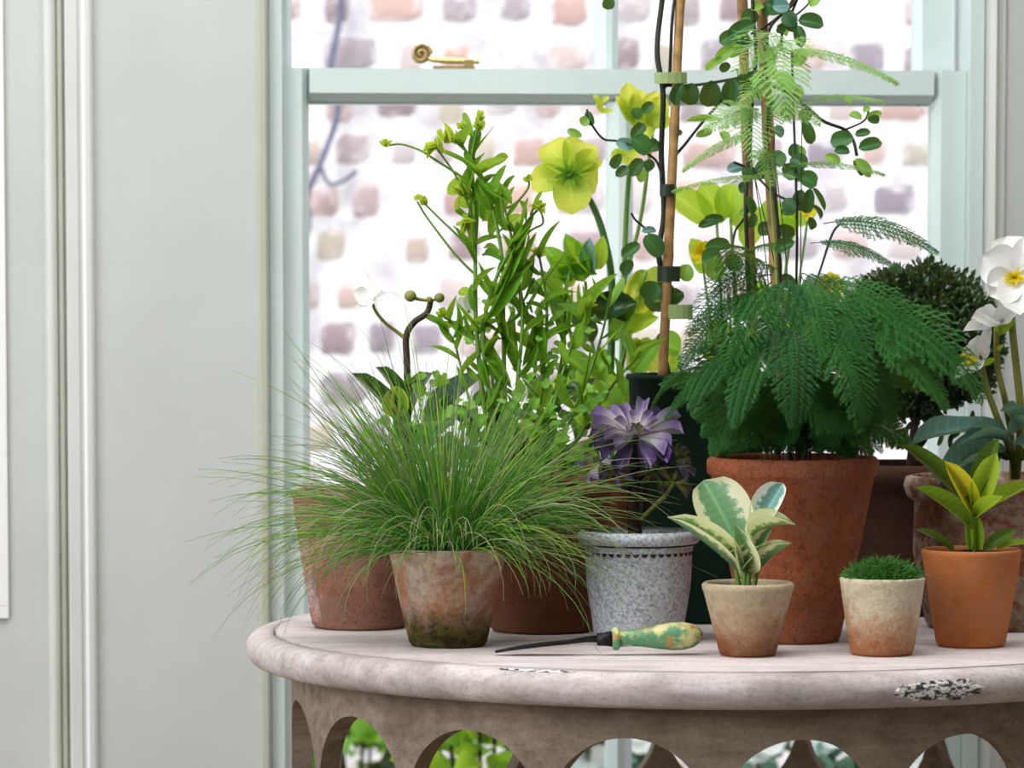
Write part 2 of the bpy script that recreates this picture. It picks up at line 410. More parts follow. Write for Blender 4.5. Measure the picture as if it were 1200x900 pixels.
# ------------------------------------------------------------------ garden behind the window
GY = 3.0
def m_brick():
    n = Nd('limewashed_brick'); ob = n.coord('Object', (1, 1, 1)); r = n.rand()
    ri = n.n('ShaderNodeValToRGB'); n.link(r, ri.inputs[0]); cr = ri.color_ramp
    cols = [(0, srgb(158, 150, 160)), (.22, srgb(192, 156, 146)), (.4, srgb(192, 180, 182)), (.58, srgb(138, 126, 138)), (.72, srgb(182, 172, 158)), (.88, srgb(178, 146, 146)), (1, srgb(124, 118, 128))]
    while len(cr.elements) < len(cols): cr.elements.new(.5)
    for e, (p, c) in zip(cr.elements, cols): e.position = p; e.color = (*c, 1)
    gm = n.sep(n.coord('Generated')); f = n.noise(n.coord('Object', (1, 1, 1), (3, 1, 2)), 3.2, 6, .65)
    cb = n.n('ShaderNodeCombineXYZ'); n.put(cb.inputs[0], n.math('MULTIPLY', r, 37)); n.put(cb.inputs[1], n.math('MULTIPLY', r, 11))
    va = n.n('ShaderNodeVectorMath', operation='ADD'); n.link(n.coord('Object'), va.inputs[0]); n.link(cb.outputs[0], va.inputs[1])
    f = n.noise(va.outputs[0], 1.9, 6, .68)
    ex = n.math('MAXIMUM', n.math('ABSOLUTE', n.math('SUBTRACT', gm[0], .5)), n.math('ABSOLUTE', n.math('SUBTRACT', gm[2], .5)))
    wash = n.math('ADD', n.math('MULTIPLY', ex, .75), n.math('MULTIPLY', f, 1.25))
    c = n.mix(n.ramp(wash, .82, 1.16), ri.outputs[0], srgb(228, 222, 226))
    return n.done(n.bsdf(c, .9, n.bump(f, .15, .004), spec=.1))
M_brick = m_brick()
def m_mortar():
    n = Nd('lime_mortar'); ob = n.coord('Object'); f = n.noise(ob, 8, 7, .65)
    return n.done(n.bsdf(n.mix(n.ramp(f, .4, .66), srgb(230, 226, 230), srgb(184, 174, 182)), .95, n.bump(n.noise(ob, 60, 4), .5, .006), spec=.1))
M_mortar = m_mortar()
vs, fs = [], []; gx0, gx1, gz1 = -1.5, 2.1, 2.35
box(gx0, gx1, GY, GY+.2, -.3, gz1, vs, fs)
gw = single('wall_garden', vs, fs, M_mortar, label='whitewashed garden wall of irregular bricks outside the window', kind='structure', smooth=False)
def brickmesh(k):
    r = random.Random(k); vs, fs = [], []
    n = 4
    for j in range(n+1):
        for i in range(n+1):
            x, z = i/n-.5, j/n-.5
            q = sqrt(x*x+z*z)
            edge = max(abs(x), abs(z)) > .45
            xx = x*(1-.08*(abs(z) > .45)) + r.uniform(-.03, .03)*(1 if edge else 0); zz = z*(1-.06*(abs(x) > .45)) + r.uniform(-.035, .035)*(1 if edge else 0)
            vs.append(V((xx, (.25 if edge else -.5-r.uniform(0, .2)), zz)))
    for j in range(n):
        for i in range(n):
            a = j*(n+1)+i; fs.append((a, a+1, a+n+2, a+n+1))
    return vs, fs
bm = [brickmesh(k) for k in range(6)]; bmesh_ = [mdata('brick', *b, M_brick) for b in bm]
cand = []; br = random.Random(11)
z = 0.06; 
while z < gz1-.06:
    x = gx0+br.uniform(0, .08); h = br.uniform(.062, .076)
    while x < gx1-.1:
        wd = br.choice([.052, .060, .066, .074, .088, .11])*br.uniform(.9, 1.12)
        if br.random() > .04: cand.append((x+wd/2, z+br.uniform(-.006, .006), wd, h*br.uniform(.85, 1.08), br.randrange(6)))
        x += wd+br.uniform(.013, .034)
    z += .088
cc = ground(725, 250, 1.3); bx, bz = W(720, 300, GY).x, W(720, 300, GY).z
cand.sort(key=lambda c: max(abs(c[0]-bx)/.85, abs(c[1]-bz)/.75))
sv, sf = [], []
for i, (x, z, wd, h, k) in enumerate(cand):
    if i < 300:
        o = bpy.data.objects.new('brick', bmesh_[k]); col.objects.link(o); o.parent = gw
        o.location = (x, GY, z); o.scale = (wd, .010, h)
    else:
        b = len(sv); sv += [V((x+v.x*wd, GY+v.y*.010, z+v.z*h)) for v in bm[k][0]]; sf += [tuple(b+i for i in f) for f in bm[k][1]]
o = bpy.data.objects.new('outer_bricks', mdata('outer_bricks', sv, sf, M_brick)); col.objects.link(o); o.parent = gw; tag(o, kind='stuff')
def m_ground():
    n = Nd('garden_paving'); ob = n.coord('Object'); return n.done(n.bsdf(n.mix(n.noise(ob, 3, 6), srgb(190, 184, 174), srgb(120, 116, 106)), .9))
vs, fs = [], []; box(-3, 3.4, .96, GY+.2, -.3, -.06, vs, fs); tag(single('ground', vs, fs, m_ground(), smooth=False), 'pale paving of the narrow garden yard below the brick wall', kind='structure')
# ------------------------------------------------------------------ the round garden table
TC = V((.25, 0, 0)); TR = .562
def m_table(name, light, mid, dark, ws=.5):
    n = Nd(name); ob = n.coord('Object'); g = n.noise(n.coord('Object', (3, 30, 30)), 2.2, 6, .65); a = n.noise(ob, 7, 6, .6); s = n.noise(ob, 190, 6, .75)
    c = n.mix(n.ramp(g, .35, .68), light, mid)
    c = n.mix(n.math('MULTIPLY', n.ramp(a, .48, .72), ws), c, dark)
    c = n.mix(n.math('MULTIPLY', n.ramp(s, .5, .68), .42), c, dark)
    return n.done(n.bsdf(c, .75, n.bump(n.math('ADD', g, n.math('MULTIPLY', s, .6)), .4, .002), spec=.25))
M_tt = m_table('limed_wood_top', srgb(222, 212, 212), srgb(196, 184, 184), srgb(140, 122, 116), .45)
M_te = m_table('limed_wood_edge', srgb(214, 204, 203), srgb(184, 171, 168), srgb(104, 88, 82), .7)
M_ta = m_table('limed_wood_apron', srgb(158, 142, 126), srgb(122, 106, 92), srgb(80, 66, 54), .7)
tb = Thing('garden_table', (TC.x, TC.y, 0), 'round limed wood garden table with pierced arcade apron and chipped edge', 'table')
# boards of the top disc, cut by the circle
GR = .5275
bw = .118; y0 = -GR
rr_ = random.Random(3)
nb = int(math.ceil(2*GR/bw))
for i in range(nb):
    a, b = y0+i*bw, min(y0+(i+1)*bw, GR)
    ys = [a+.0005+(b-a-.001)*k/8 for k in range(9)]; vs, fs = [], []
    for zz in (ZT, ZT-.018):
        for y in ys:
            h = sqrt(max(GR*GR-y*y, 1e-6)); vs += [V((TC.x-h, y, zz)), V((TC.x+h, y, zz))]
    for k in range(8):
        q = 2*k; fs.append((q, q+1, q+3, q+2)); fs.append((18+q, 18+q+2, 18+q+3, 18+q+1)); fs.append((q, q+2, q+20, q+18)); fs.append((q+1, q+19, q+21, q+3))
    fs += [(0, 18, 19, 1), (16, 17, 35, 34)]
    tb.mesh('board', vs, fs, M_tt, smooth=False)
prof = [(GR+.0030, -.038), (GR+.0030, -.0035), (GR+.0045, -.0008)]
for k in range(0, 13):
    q = pi*k/12; prof.append((TR-.020+.020*sin(q)**.9, -.0200+.0190*cos(q)))
prof += [(TR-.022, -.0392), (TR-.052, -.0400)]
vs, fs = [], []; lathe([(r, z) for r, z in prof], (TC.x, TC.y, ZT), vs, fs, 160)
fs = fs[:-2]; n_ = len(prof)
fs += [((n_-1)*160+k, (n_-1)*160+(k+1) % 160, (k+1) % 160, k) for k in range(160)]
tb.mesh('edge_moulding', vs, fs, M_te)
# arcade apron: pierced ring of round openings
AR, AT = .509, .024; NB = 17; th0 = R(6.6); pitch = 2*pi/NB; cr_ = .089; zc = ZT-.0745-cr_; zt_, zb_ = ZT-.0395, zc-cr_-.03
vs, fs = [], []; NC = 26
def arc_pt(r, th, z): return V((TC.x+r*sin(th), TC.y-r*cos(th), z))
for b in range(NB):
    c0 = th0+b*pitch
    for half in (0, 1):                                # upper and lower half of the openings
        base = len(vs)
        for i in range(NC+1):
            f = i/NC*2-1; th = c0+f*pitch/2; s = f*pitch/2*AR
            hh = sqrt(max(cr_*cr_-s*s, 0)) if abs(s) < cr_ else 0
            edge = zc+hh if half == 0 else zc-hh; far = zt_ if half == 0 else zb_
            for r in (AR, AR-AT): vs += [arc_pt(r, th, edge), arc_pt(r, th, far)]
        for i in range(NC):
            q = base+i*4; p = q+4
            if half == 0:
                fs.append((q, p, p+1, q+1)); fs.append((q+2, q+3, p+3, p+2)); fs.append((q, q+2, p+2, p))
            else:
                fs.append((q, q+1, p+1, p)); fs.append((q+2, p+2, p+3, q+3)); fs.append((q, p, p+2, q+2)); fs.append((q+1, q+3, p+3, p+1))
tb.mesh('arcade_apron', vs, fs, M_ta, smooth=False)
for k in range(4):                                     # legs below the apron
    th = R(45+90*k); vs, fs = [], []
    c = arc_pt(AR-.03, th, 0)
    lathe([(.020, 0), (.026, .01), (.018, .05), (.022, .2), (.030, zb_-.05), (.027, zb_)], (c.x, c.y, 0), vs, fs, 20); tb.mesh('leg', vs, fs, M_ta)
# flaked paint on the edge
def m_flake():
    n = Nd('flaking_paint'); ob = n.coord('Object'); f = n.noise(n.coord('Object', (1, 1, 2.2)), 130, 4, .6, .8)
    return n.done(n.bsdf(n.mix(n.ramp(f, .47, .53), srgb(62, 56, 64), srgb(238, 234, 230)), .8, n.bump(f, .8, .003)))
M_flake = m_flake()
def edge_patch(px0, px1, q0, q1, lift):
    """low relief crust following the bullnose; q: angle round the nosing"""
    t0 = ground(px0, 800, ZT-.02); t1 = ground(px1, 800, ZT-.02); rr = random.Random(5)
    vs, fs, keep = [], [], {}; nx, nz = 46, 14
    a0 = math.asin((t0.x-TC.x)/TR); a1 = math.asin((t1.x-TC.x)/TR)
    for i in range(nx+1):
        for j in range(nz+1):
            u, v_ = i/nx, j/nz; th = a0+(a1-a0)*u; q = q0+(q1-q0)*v_
            inside = (2*u-1)**2+(2*v_-1)**2*1.0 + .5*NZ.noise(V((u*9, v_*5, 2)))
            r0 = .0225; l = lift*(.35+1.1*abs(NZ.noise(V((u*26, v_*9, 1))))) if inside < .9 else -.0015
            r = TR-.020+(.020+l)*sin(q)**.9; zz = ZT-.0200+(.0190+l)*cos(q)
            vs.append(arc_pt(r, th, zz)); keep[(i, j)] = inside < 1.05
    for i in range(nx):
        for j in range(nz):
            if keep[(i, j)] and keep[(i+1, j+1)]:
                a = i*(nz+1)+j; fs.append((a, a+1, a+nz+2, a+nz+1))
    return tb.mesh('flaked_paint', vs, fs, M_flake, smooth=False, label='crust of flaking white paint over dark wood')
edge_patch(1036, 1146, R(52), R(128), .0016)
edge_patch(574, 668, R(4), R(26), .0008)
# ------------------------------------------------------------------ pots
M_soil = plain('potting_soil', (.028, .020, .014), .95, .5, 120, 1., .1)
M_tc_old = potmat('mossy_old_clay', srgb(184, 128, 92), srgb(132, 86, 66), srgb(196, 182, 160), .42, .10, 1., .6, 1.3)
M_tc_flake = potmat('flaking_rose_clay', srgb(178, 126, 104), srgb(138, 92, 78), srgb(200, 172, 160), .28, 0., .25, .5, 2.1, 1.5)
M_tc_red = potmat('dark_red_clay', srgb(150, 88, 64), srgb(104, 60, 48), srgb(150, 110, 92), .1, 0., .3, .4, 3.2)
M_tc_big = potmat('pitted_red_clay', srgb(176, 100, 66), srgb(142, 78, 52), srgb(196, 132, 92), .2, 0., .15, .75, 4.2, 1.4)
M_tc_var = potmat('limed_tan_clay', srgb(176, 134, 100), srgb(150, 112, 84), srgb(186, 168, 142), .50, .25, .25, .4, 5.4, .5, srgb(140, 76, 38))
M_tc_pale = potmat('pale_crusted_clay', srgb(196, 154, 116), srgb(168, 124, 90), srgb(206, 194, 168), .48, .30, .0, .5, 6.3, .9, srgb(160, 98, 58))
M_tc_new = potmat('clean_orange_clay', srgb(196, 122, 72), srgb(176, 102, 58), srgb(206, 140, 92), .2, 0., 0., .15, 7.7, .3)
M_tc_mot = potmat('lichen_mottled_clay', srgb(150, 84, 52), srgb(92, 52, 38), srgb(190, 178, 160), .62, 0., .2, .7, 8.1, 1.)
M_brown = potmat('dark_brown_clay', srgb(80, 50, 38), srgb(58, 36, 28), srgb(96, 66, 50), .1, 0., 0., .3, 9.)
def m_lead():
    n = Nd('grey_lead_glaze'); ob = n.coord('Object'); a = n.noise(ob, 260, 6, .75); b = n.noise(ob, 12, 5); d = n.noise(ob, 60, 5, .7)
    c = n.mix(n.ramp(a, .44, .66), srgb(200, 206, 214), srgb(104, 108, 114))
    c = n.mix(n.math('MULTIPLY', n.ramp(b, .55, .75), .6), c, srgb(150, 146, 130))
    c = n.mix(n.math('MULTIPLY', n.ramp(d, .58, .7), .5), c, srgb(74, 74, 76))
    return n.done(n.bsdf(c, .6, n.bump(a, .4, .0015), spec=.4))
M_lead = m_lead()
M_leadd = plain('dark_lead', srgb(52, 48, 46), .8, .3, 80)
M_green = potmat('dark_green_enamel', srgb(18, 46, 32), srgb(12, 32, 24), srgb(30, 60, 44), .15, 0., 0., .3, 3.3, .1)
def pot_geo(cx, rim_y, rim_r, base_y=None, base_r=30, Y=None):
    """measured pot: returns base centre, rim radius, base radius, height"""
    if Y is None: b = ground(cx, base_y, ZT)
    else:
        b = W(cx, 700, Y); b.z = ZT
    s = sc(b.y); top = W(cx, rim_y, b.y)
    b.x = top.x
    return b, rim_r/s, base_r/s, top.z-ZT
def make_pot(th, geo, mat, lip='plain', soil=.012, name='pot', seed=0., wob=.012):
    b, rr, rb, h = geo; t = .0055 if rr < .08 else .009
    if lip == 'plain': out = [(rb*.93, .0008), (rb, .005), (rb+(rr-rb)*.5, h*.5), (rr-.001, h-.006), (rr, h-.002), (rr-t*.4, h)]
    elif lip == 'band': out = [(rb*.95, .0008), (rb, .007), (rb+(rr-rb)*.5, h*.5), (rr-.0045, h-.022), (rr-.0035, h-.0215), (rr, h-.018), (rr+.0005, h-.004), (rr-t*.4, h)]
    elif lip == 'bead': out = [(rb*.93, .0008), (rb, .005), (rb+(rr-rb)*.5, h*.5), (rr-.0012, h-.010), (rr, h-.008), (rr+.0008, h-.003), (rr-t*.4, h)]
    elif lip == 'thick': out = [(rb*.95, .0008), (rb, .008), (rb+(rr-rb)*.55, h*.5), (rr-.012, h-.030), (rr-.003, h-.024), (rr+.001, h-.012), (rr-.002, h-.002), (rr-.008, h)]
    elif lip == 'roll': out = [(rb*.95, .0008), (rb, .006), (rb+(rr-rb)*.45, h*.5), (rr-.009, h-.0285), (rr-.0075, h-.0175), (rr-.0085, h-.0165), (rr-.0085, h-.0155), (rr-.003, h-.0145), (rr-.0002, h-.011), (rr+.0004, h-.007), (rr-.0012, h-.003), (rr-.0045, h-.0006), (rr-.007, h)]
    elif lip == 'bucket': out = [(rb, .0008), (rb, .004), (rb+(rr-rb)*.5, h*.5), (rr-.002, h-.008), (rr+.001, h-.006), (rr+.0015, h-.001), (rr-.001, h)]
    zi = h-soil; ri = rb+(rr-rb)*zi/h-t
    prof = out+[(rr-t, h-.0005), (rr-t-.001, h-.004), (ri, zi-.006)]
    vs, fs = [], []; lathe(prof, b, vs, fs, 56, wob, seed)
    fs = fs[:-2]+[fs[-1]]; n = len(prof)
    fs.append(tuple((n-1)*56+k for k in range(56)))
    p = th.mesh(name, vs, fs, mat)
    vs, fs = [], []; ns = 20; r0 = random.Random(int(seed*10)+1)
    for i in range(5):
        for k in range(ns):
            a = 2*pi*k/ns; r = ri*(1.0-.0)*(4-i)/4 if i < 4 else 0.001
            vs.append(b+V((r*cos(a), r*sin(a), zi+.004*(i/4)+r0.uniform(-.0015, .0015))))
    for i in range(4):
        for k in range(ns): fs.append((i*ns+k, i*ns+(k+1) % ns, (i+1)*ns+(k+1) % ns, (i+1)*ns+k))
    th.mesh('soil', vs, fs, M_soil); return p
# ---- hand weeding fork lying on the table
hb = ground(790, 768, ZT); s_ = sc(hb.y); hr = .0155
kn = Thing('hand_weeder', (hb.x, hb.y, ZT), 'old garden hand weeder with chipped green wooden handle beside grey pot', 'garden tool')
def m_handle():
    n = Nd('worn_green_handle'); ob = n.coord('Object'); f = n.noise(n.coord('Object', (26, 26, 26)), 1., 5, .6); g = n.noise(n.coord('Object', (40, 90, 90), (2, 0, 0)), 1, 4)
    c = n.mix(n.ramp(f, .45, .52), srgb(84, 140, 98), srgb(202, 196, 136)); c = n.mix(n.ramp(g, .55, .63), c, srgb(176, 126, 70))
    return n.done(n.bsdf(c, .45, n.bump(g, .3, .001)))
M_handle = m_handle(); M_iron = plain('blackened_iron', srgb(40, 36, 38), .5, .4, 200, .5, .5, .6)
ax0 = hb+V((-.060, .0, .0185)); tilt = M.Rotation(R(90), 3, 'Y') 
def along(prof, x0, name, mat, seg=20, parent=None):
    vs, fs = [], []; lathe(prof, (0, 0, 0), vs, fs, seg); q = M.Rotation(R(-2.0), 4, 'Y') @ M.Rotation(R(4), 4, 'Z')
    rot = M.Rotation(R(90), 4, 'Y'); vs = [ax0+(q @ (rot @ v)) for v in vs]
    return kn.mesh(name, vs, fs, mat, parent=parent)
px = 1/s_
along([(.0001, 0)]+[(r*px, x*px) for x, r in ((0.1, 10), (8, 10), (12, 9.5), (25, 10.5), (45, 14), (62, 16.6), (76, 16.4), (88, 13.5), (95, 8.5), (98.5, 3))], 0, 'handle', M_handle)
along([(r*px, x*px) for x, r in ((-9, 9.5), (-8, 12.5), (-5, 14), (-2, 13.5), (0, 11))], 0, 'handle_ring', M_handle)
along([(r*px, x*px) for x, r in ((-27, 5), (-26.5, 7.5), (-18, 8), (-9, 9.5), (-8.9, 5))], 0, 'ferrule', M_iron)
def kpt(x, y, z): return ax0+V((x*px, y*px, z*px))
def strip(path, wds, ths):
    vs, fs = [], []
    for p, w_, t in zip(path, wds, ths):
        for a, b in ((-1, -1), (1, -1), (1, 1), (-1, 1)): vs.append(kpt(p[0], p[1]+a*w_, p[2]+b*t))
    for i in range(len(path)-1):
        for k in range(4): fs.append((4*i+k, 4*i+(k+1) % 4, 4*i+4+(k+1) % 4, 4*i+4+k))
    fs += [(3, 2, 1, 0), tuple(4*(len(path)-1)+k for k in range(4))]; return vs, fs
vs, fs = strip([(-25, 0, 0), (-40, 0, -1), (-60, 0, -4), (-90, 0, -7), (-120, 0, -11), (-146, 0, -15.5)], [4, 5, 9, 13, 12, 5], [4, 3, 2, 1.6, 1.4, 1.2])
kn.mesh('blade', vs, fs, M_iron, smooth=False)
# ------------------------------------------------------------------ leaf materials
G = lambda *a: srgb(*a)
L_grass = [leafmat('grass_green', G(66, 156, 44), G(100, 176, 62), .3, .45, tip=G(104, 158, 66)), leafmat('grass_olive', G(96, 140, 54), G(136, 162, 84), .28, .5, tip=G(136, 146, 86)), leafmat('grass_grey', G(168, 178, 132), G(200, 200, 160), .25, .5), leafmat('grass_lime', G(160, 212, 56), G(190, 220, 84), .4, .5)]
L_dark = leafmat('dark_strap_leaf', G(22, 52, 26), G(40, 78, 36), .15, .3, .15)
L_glauc = leafmat('glaucous_leaf', G(62, 108, 106), G(112, 158, 156), .2, .4, .5)
L_pars = leafmat('small_lobed_leaf', G(84, 150, 48), G(140, 186, 82), .4, .45)
L_mid = leafmat('mid_green_leaf', G(70, 140, 34), G(120, 176, 56), .42, .4, .4)
L_lance = leafmat('lance_leaf', G(72, 138, 38), G(140, 186, 56), .45, .4, .4)
L_lime = leafmat('lime_leaf', G(140, 190, 40), G(180, 210, 60), .55, .4, .3)
L_bud = leafmat('yellow_green_bud', G(176, 204, 60), G(214, 222, 96), .5, .5)
L_hell = leafmat('green_yellow_sepal', G(160, 188, 56), G(186, 204, 70), .55, .5, .3, tip=G(226, 226, 96))
L_yel = leafmat('yellow_petal', G(240, 214, 20), G(250, 230, 60), .5, .5, .2)
L_white = leafmat('white_petal', G(252, 251, 248), G(254, 253, 252), .2, .5, 0, tr_col=(.98, .98, .96))
L_clim = leafmat('climber_leaf', G(20, 64, 34), G(46, 104, 50), .2, .35, .25, spec=.3)
L_climl = leafmat('young_climber_leaf', G(98, 158, 62), G(140, 186, 84), .4, .4, .3)
L_fern = leafmat('fern_deep_green', G(22, 78, 36), G(52, 116, 50), .28, .55, spec=.2)
L_fernl = leafmat('fern_pale_green', G(116, 172, 84), G(168, 204, 128), .4, .5)
L_box = leafmat('box_leaf', G(22, 48, 24), G(78, 112, 62), .12, .22, spec=.7)
L_purp = leafmat('purple_rosette_leaf', G(102, 80, 134), G(146, 126, 168), .1, .28, .25, tip=G(76, 54, 112), spec=.6)
L_purpp = leafmat('pale_inner_rosette_leaf', G(186, 178, 186), G(208, 202, 206), .1, .35, .2, tip=G(120, 98, 146), spec=.5)
L_ros = leafmat('olive_rosette_leaf', G(110, 120, 50), G(150, 150, 74), .2, .35, tip=G(84, 70, 92))
L_var = leafmat('variegated_leaf', G(84, 138, 92), G(110, 160, 116), .3, .3, .5, edge=G(232, 232, 194), spec=.5)
L_varb = leafmat('blue_variegated_leaf', G(96, 142, 138), G(110, 156, 150), .2, .3, .5, edge=G(226, 232, 220), spec=.5)
L_str = leafmat('strap_yellow_green_leaf', G(112, 156, 38), G(160, 190, 60), .4, .32, .5)
L_strd = leafmat('strap_dark_leaf', G(62, 96, 34), G(92, 126, 46), .25, .32, .5)
L_strl = leafmat('strap_lime_leaf', G(160, 200, 50), G(190, 216, 80), .5, .35, .4)
L_stry = leafmat('strap_yellow_leaf', G(236, 216, 30), G(244, 226, 60), .5, .35, .3)
S_green = leafmat('green_stem', G(96, 140, 52), G(124, 164, 66), .1, .4)
S_dgreen = leafmat('deep_green_stem', G(52, 92, 40), G(70, 112, 48), .05, .4)
S_brown = plain('brown_stem', srgb(70, 54, 38), .6, .3, 90)
S_dark = plain('dark_twining_stem', srgb(38, 44, 30), .6, .3, 90)
S_trunk = plain('dark_trunk', srgb(64, 40, 34), .7, .4, 120, .6)
S_cane = plain('bamboo_cane', srgb(176, 134, 82), .5, .3, 60, .2)
S_olive = leafmat('olive_stem', G(120, 122, 50), G(140, 140, 64), .05, .4)
# ------------------------------------------------------------------ 1 grass in the mossy clay pot
g = pot_geo(525, 641, 70, 756.5, 46)
t = Thing('potted_grass', g[0], 'fine arching green grass in mossy weathered clay pot near table edge', 'potted plant', 'potted plants')
make_pot(t, g, M_tc_old, 'plain', .010, seed=1.)
b = g[0]; top = b.z+g[3]-.010; r = random.Random(21); vs, fs, mi, uv = [], [], [], []
def blade(p, az, el, L, droop, rad, m, n=9, sides=3):
    pts = []; d = el; q = V(p); st = L/n; a = az
    for i in range(n+1):
        pts.append(q.copy()); q += V((cos(a)*cos(d), sin(a)*cos(d), sin(d)))*st
        if q.z < ZT+.002 and (q.x-TC.x)**2+q.y**2 < (TR+.01)**2: q.z = ZT+.002
        d -= droop/n*(1+.6*i/n); a += r.uniform(-.05, .05)
    f0 = len(fs); tube(pts, [rad*(1-.75*(i/n)**1.5) for i in range(n+1)], vs, fs, sides, cap=False, uv=uv); mi.extend([m]*(len(fs)-f0))
for i in range(1750):
    az = r.uniform(0, 2*pi); q = sqrt(r.random()); rad = q*g[1]*.60
    p = V((b.x+cos(az)*rad, b.y+sin(az)*rad, top+.001))
    el = R(90-abs(r.gauss(0, 12))-q*r.uniform(8, 66)); L = r.gauss(.168, .036)
    if cos(az) < -.3: L *= r.uniform(1.0, 1.3)
    if sin(az) < -.3: L *= .75
    if sin(az) < -.6 and r.random() < .6: continue
    m = r.choices([0, 1, 2, 3], [5, 2.4, .8, 1.4])[0]
    blade(p, az+r.gauss(0, .5), max(el, R(12)), max(L, .06), abs(r.gauss(.35, .35))+.5*(el < R(50)), r.uniform(.0007, .00105), m)
for i in range(110):                                   # old blades hanging over the rim
    az = r.uniform(-pi*.98, -pi*.02) if r.random() < .6 else r.uniform(0, 2*pi); rad = r.uniform(.5, .86)*g[1]
    p = V((b.x+cos(az)*rad, b.y+sin(az)*rad, top+.002)); blade(p, az+r.uniform(-.5, .5), R(r.uniform(40, 75)), r.uniform(.10, .20), r.uniform(1.4, 2.3), .0007, r.choice([1, 2, 2, 1, 0]))
for i in range(140):                                    # longest wiry blades, thrown out to the left and right
    s = -1 if r.random() < .62 else 1
    az = (pi if s < 0 else 0)+r.uniform(-.6, .6); p = V((b.x+s*r.uniform(.0, .03), b.y+r.uniform(-.03, .03), top))
    blade(p, az, R(r.uniform(8, 60)), r.uniform(.20, .29), r.uniform(.5, 1.5), .0008, r.choice([0, 1, 1, 2]))
t.mesh('grass_blades', vs, fs, L_grass, uv=uv, mi=mi, kind='stuff')
# ------------------------------------------------------------------ 2 white flower in the rose clay pot
g = pot_geo(421, 573, 80, 735, 56); Y0 = g[0].y
t = Thing('potted_white_flower', g[0], 'white flower on forked brown stem in flaking rose clay pot behind the grass', 'potted plant', 'potted plants')
make_pot(t, g, M_tc_flake, 'bead', .012, seed=2., wob=.02)
# crumbled patch down the pot's side
vs, fs = [], []; r = random.Random(4)
for i in range(34):
    for j in range(9):
        z = g[3]*(.04+.62*i/33); a = R(196)+R(26)*j/8-R(6)*i/33
        rad = g[2]+(g[1]-g[2])*z/g[3]+(.0012+.0035*abs(NZ.noise(V((i*.6, j*.7, 3)))) if 0 < j < 8 and 0 < i < 33 else -.0015)
        vs.append(g[0]+V((rad*cos(a), rad*sin(a), z)))
for i in range(33):
    for j in range(8): q = i*9+j; fs.append((q, q+1, q+10, q+9))
t.mesh('flaked_crust', vs, fs, potmat('crumbled_clay', srgb(190, 150, 138), srgb(140, 98, 88), srgb(214, 190, 184), .5, 0., 0., .7, 5.), smooth=False)
ms = stem(t, [(470, 585, Y0), (477, 500, Y0), (477, 430, Y0), (476, 395, Y0), (485, 378, Y0), (500, 367, Y0), (505, 352, Y0)], 4.6, S_brown, taper=.75)
stem(t, [(474, 396, Y0), (464, 388, Y0), (452, 379, Y0-.005), (441, 366, Y0-.01), (437, 356, Y0-.012)], 2.6, S_olive, 'flower_stalk')
stem(t, [(500, 371, Y0), (511, 377, Y0), (525, 380, Y0), (541, 374, Y0-.004), (550, 364, Y0-.004)], 2.4, S_olive, 'flower_stalk')
stem(t, [(482, 348, Y0), (492, 351, Y0), (504, 352, Y0), (514, 350, Y0)], 2.4, S_olive, 'bud_stalk', n=4)
for x, y, q in ((481, 347, 7.2), (515, 349, 6.2), (503, 351, 4)): blob(t, 'bud', W(x, y, Y0-.004), q/1000, S_olive, squash=.95)
petal = leafmesh('white_petal', L_white, .6, .45, .5, .25, wave=.03)
petal2 = leafmesh('white_petal_flat', L_white, .55, .42, .25, .15, wave=.05, seed=2)
for x, y, w_, dy in ((414, 343, 22, -.01), (424, 327, 20, .01), (449, 340, 20, .012), (470, 349, 17, .0), (417, 368, 15, -.02), (441, 330, 16, .02)):
    leaf(t, petal2, (437, 353, Y0-.012), (x, y, Y0-.012+dy), w_, name='petal', nh=(-.2, -1, .5))
for x, y, w_ in ((535, 352, 16), (562, 350, 16), (548, 344, 14), (556, 372, 12)): leaf(t, petal2, (550, 362, Y0), (x, y, Y0-.01), w_, name='petal', nh=(.2, -1, .4))
strap = leafmesh('strap', L_dark, .35, .4, .45, .0, .25)
leaf(t, strap, (472, 505, Y0-.02), (416, 433, Y0-.03), 17, (.5, -1, .4)); leaf(t, strap, (480, 490, Y0-.015), (443, 425, Y0), 15, (.5, -1, .4))
leaf(t, strap, (470, 520, Y0-.02), (502, 428, Y0+.03), 12, (-.5, -1, .4))
gl = leafmesh('glauc', L_glauc, .7, .7, .5, .15, .1, wave=.015)
leaf(t, gl, (498, 515, Y0+.02), (563, 430, Y0+.05), 27, (-.5, -1, .6)); leaf(t, gl, (500, 530, Y0-.01), (548, 470, Y0+.01), 24, (-.4, -1, .8))
tul = leafmesh('bud_leaf', L_bud, .5, .6, .1, .5)
for dx, nx in ((-4, -.6), (4, .6), (0, 0)): leaf(t, tul, (463+dx*.4, 490, Y0-.03), (465+dx*.3, 452, Y0-.03), 11, (nx, -1, 0), 'bud_scale')
stem(t, [(455, 560, Y0-.02), (460, 520, Y0-.03), (463, 488, Y0-.03)], 3, S_green)
def lobed(name, mat, k=5, seed=0):
    """small three to five lobed leaf"""
    vs, fs, uv = [V((0, 0, 0))], [], [(.5, 0)]; n = k*4
    for i in range(n+1):
        a = R(-125)+R(250)*i/n; q = .55+.45*abs(cos(a*k*.36+ (0 if k % 2 else .6))); x, y = .5*sin(a)*q, .45+.5*cos(a)*q
        vs.append(V((x, y, .10*abs(x)-.12*y*y))); uv.append((.5+x*.2, y))
    for i in range(n): fs.append((0, i+2, i+1))
    return mdata(name, vs, fs, mat, uv)
lob = [lobed('lobed', L_pars, 5), lobed('lobed_b', L_pars, 3, 1), lobed('lobed_c', L_mid, 5)]
r = random.Random(31)
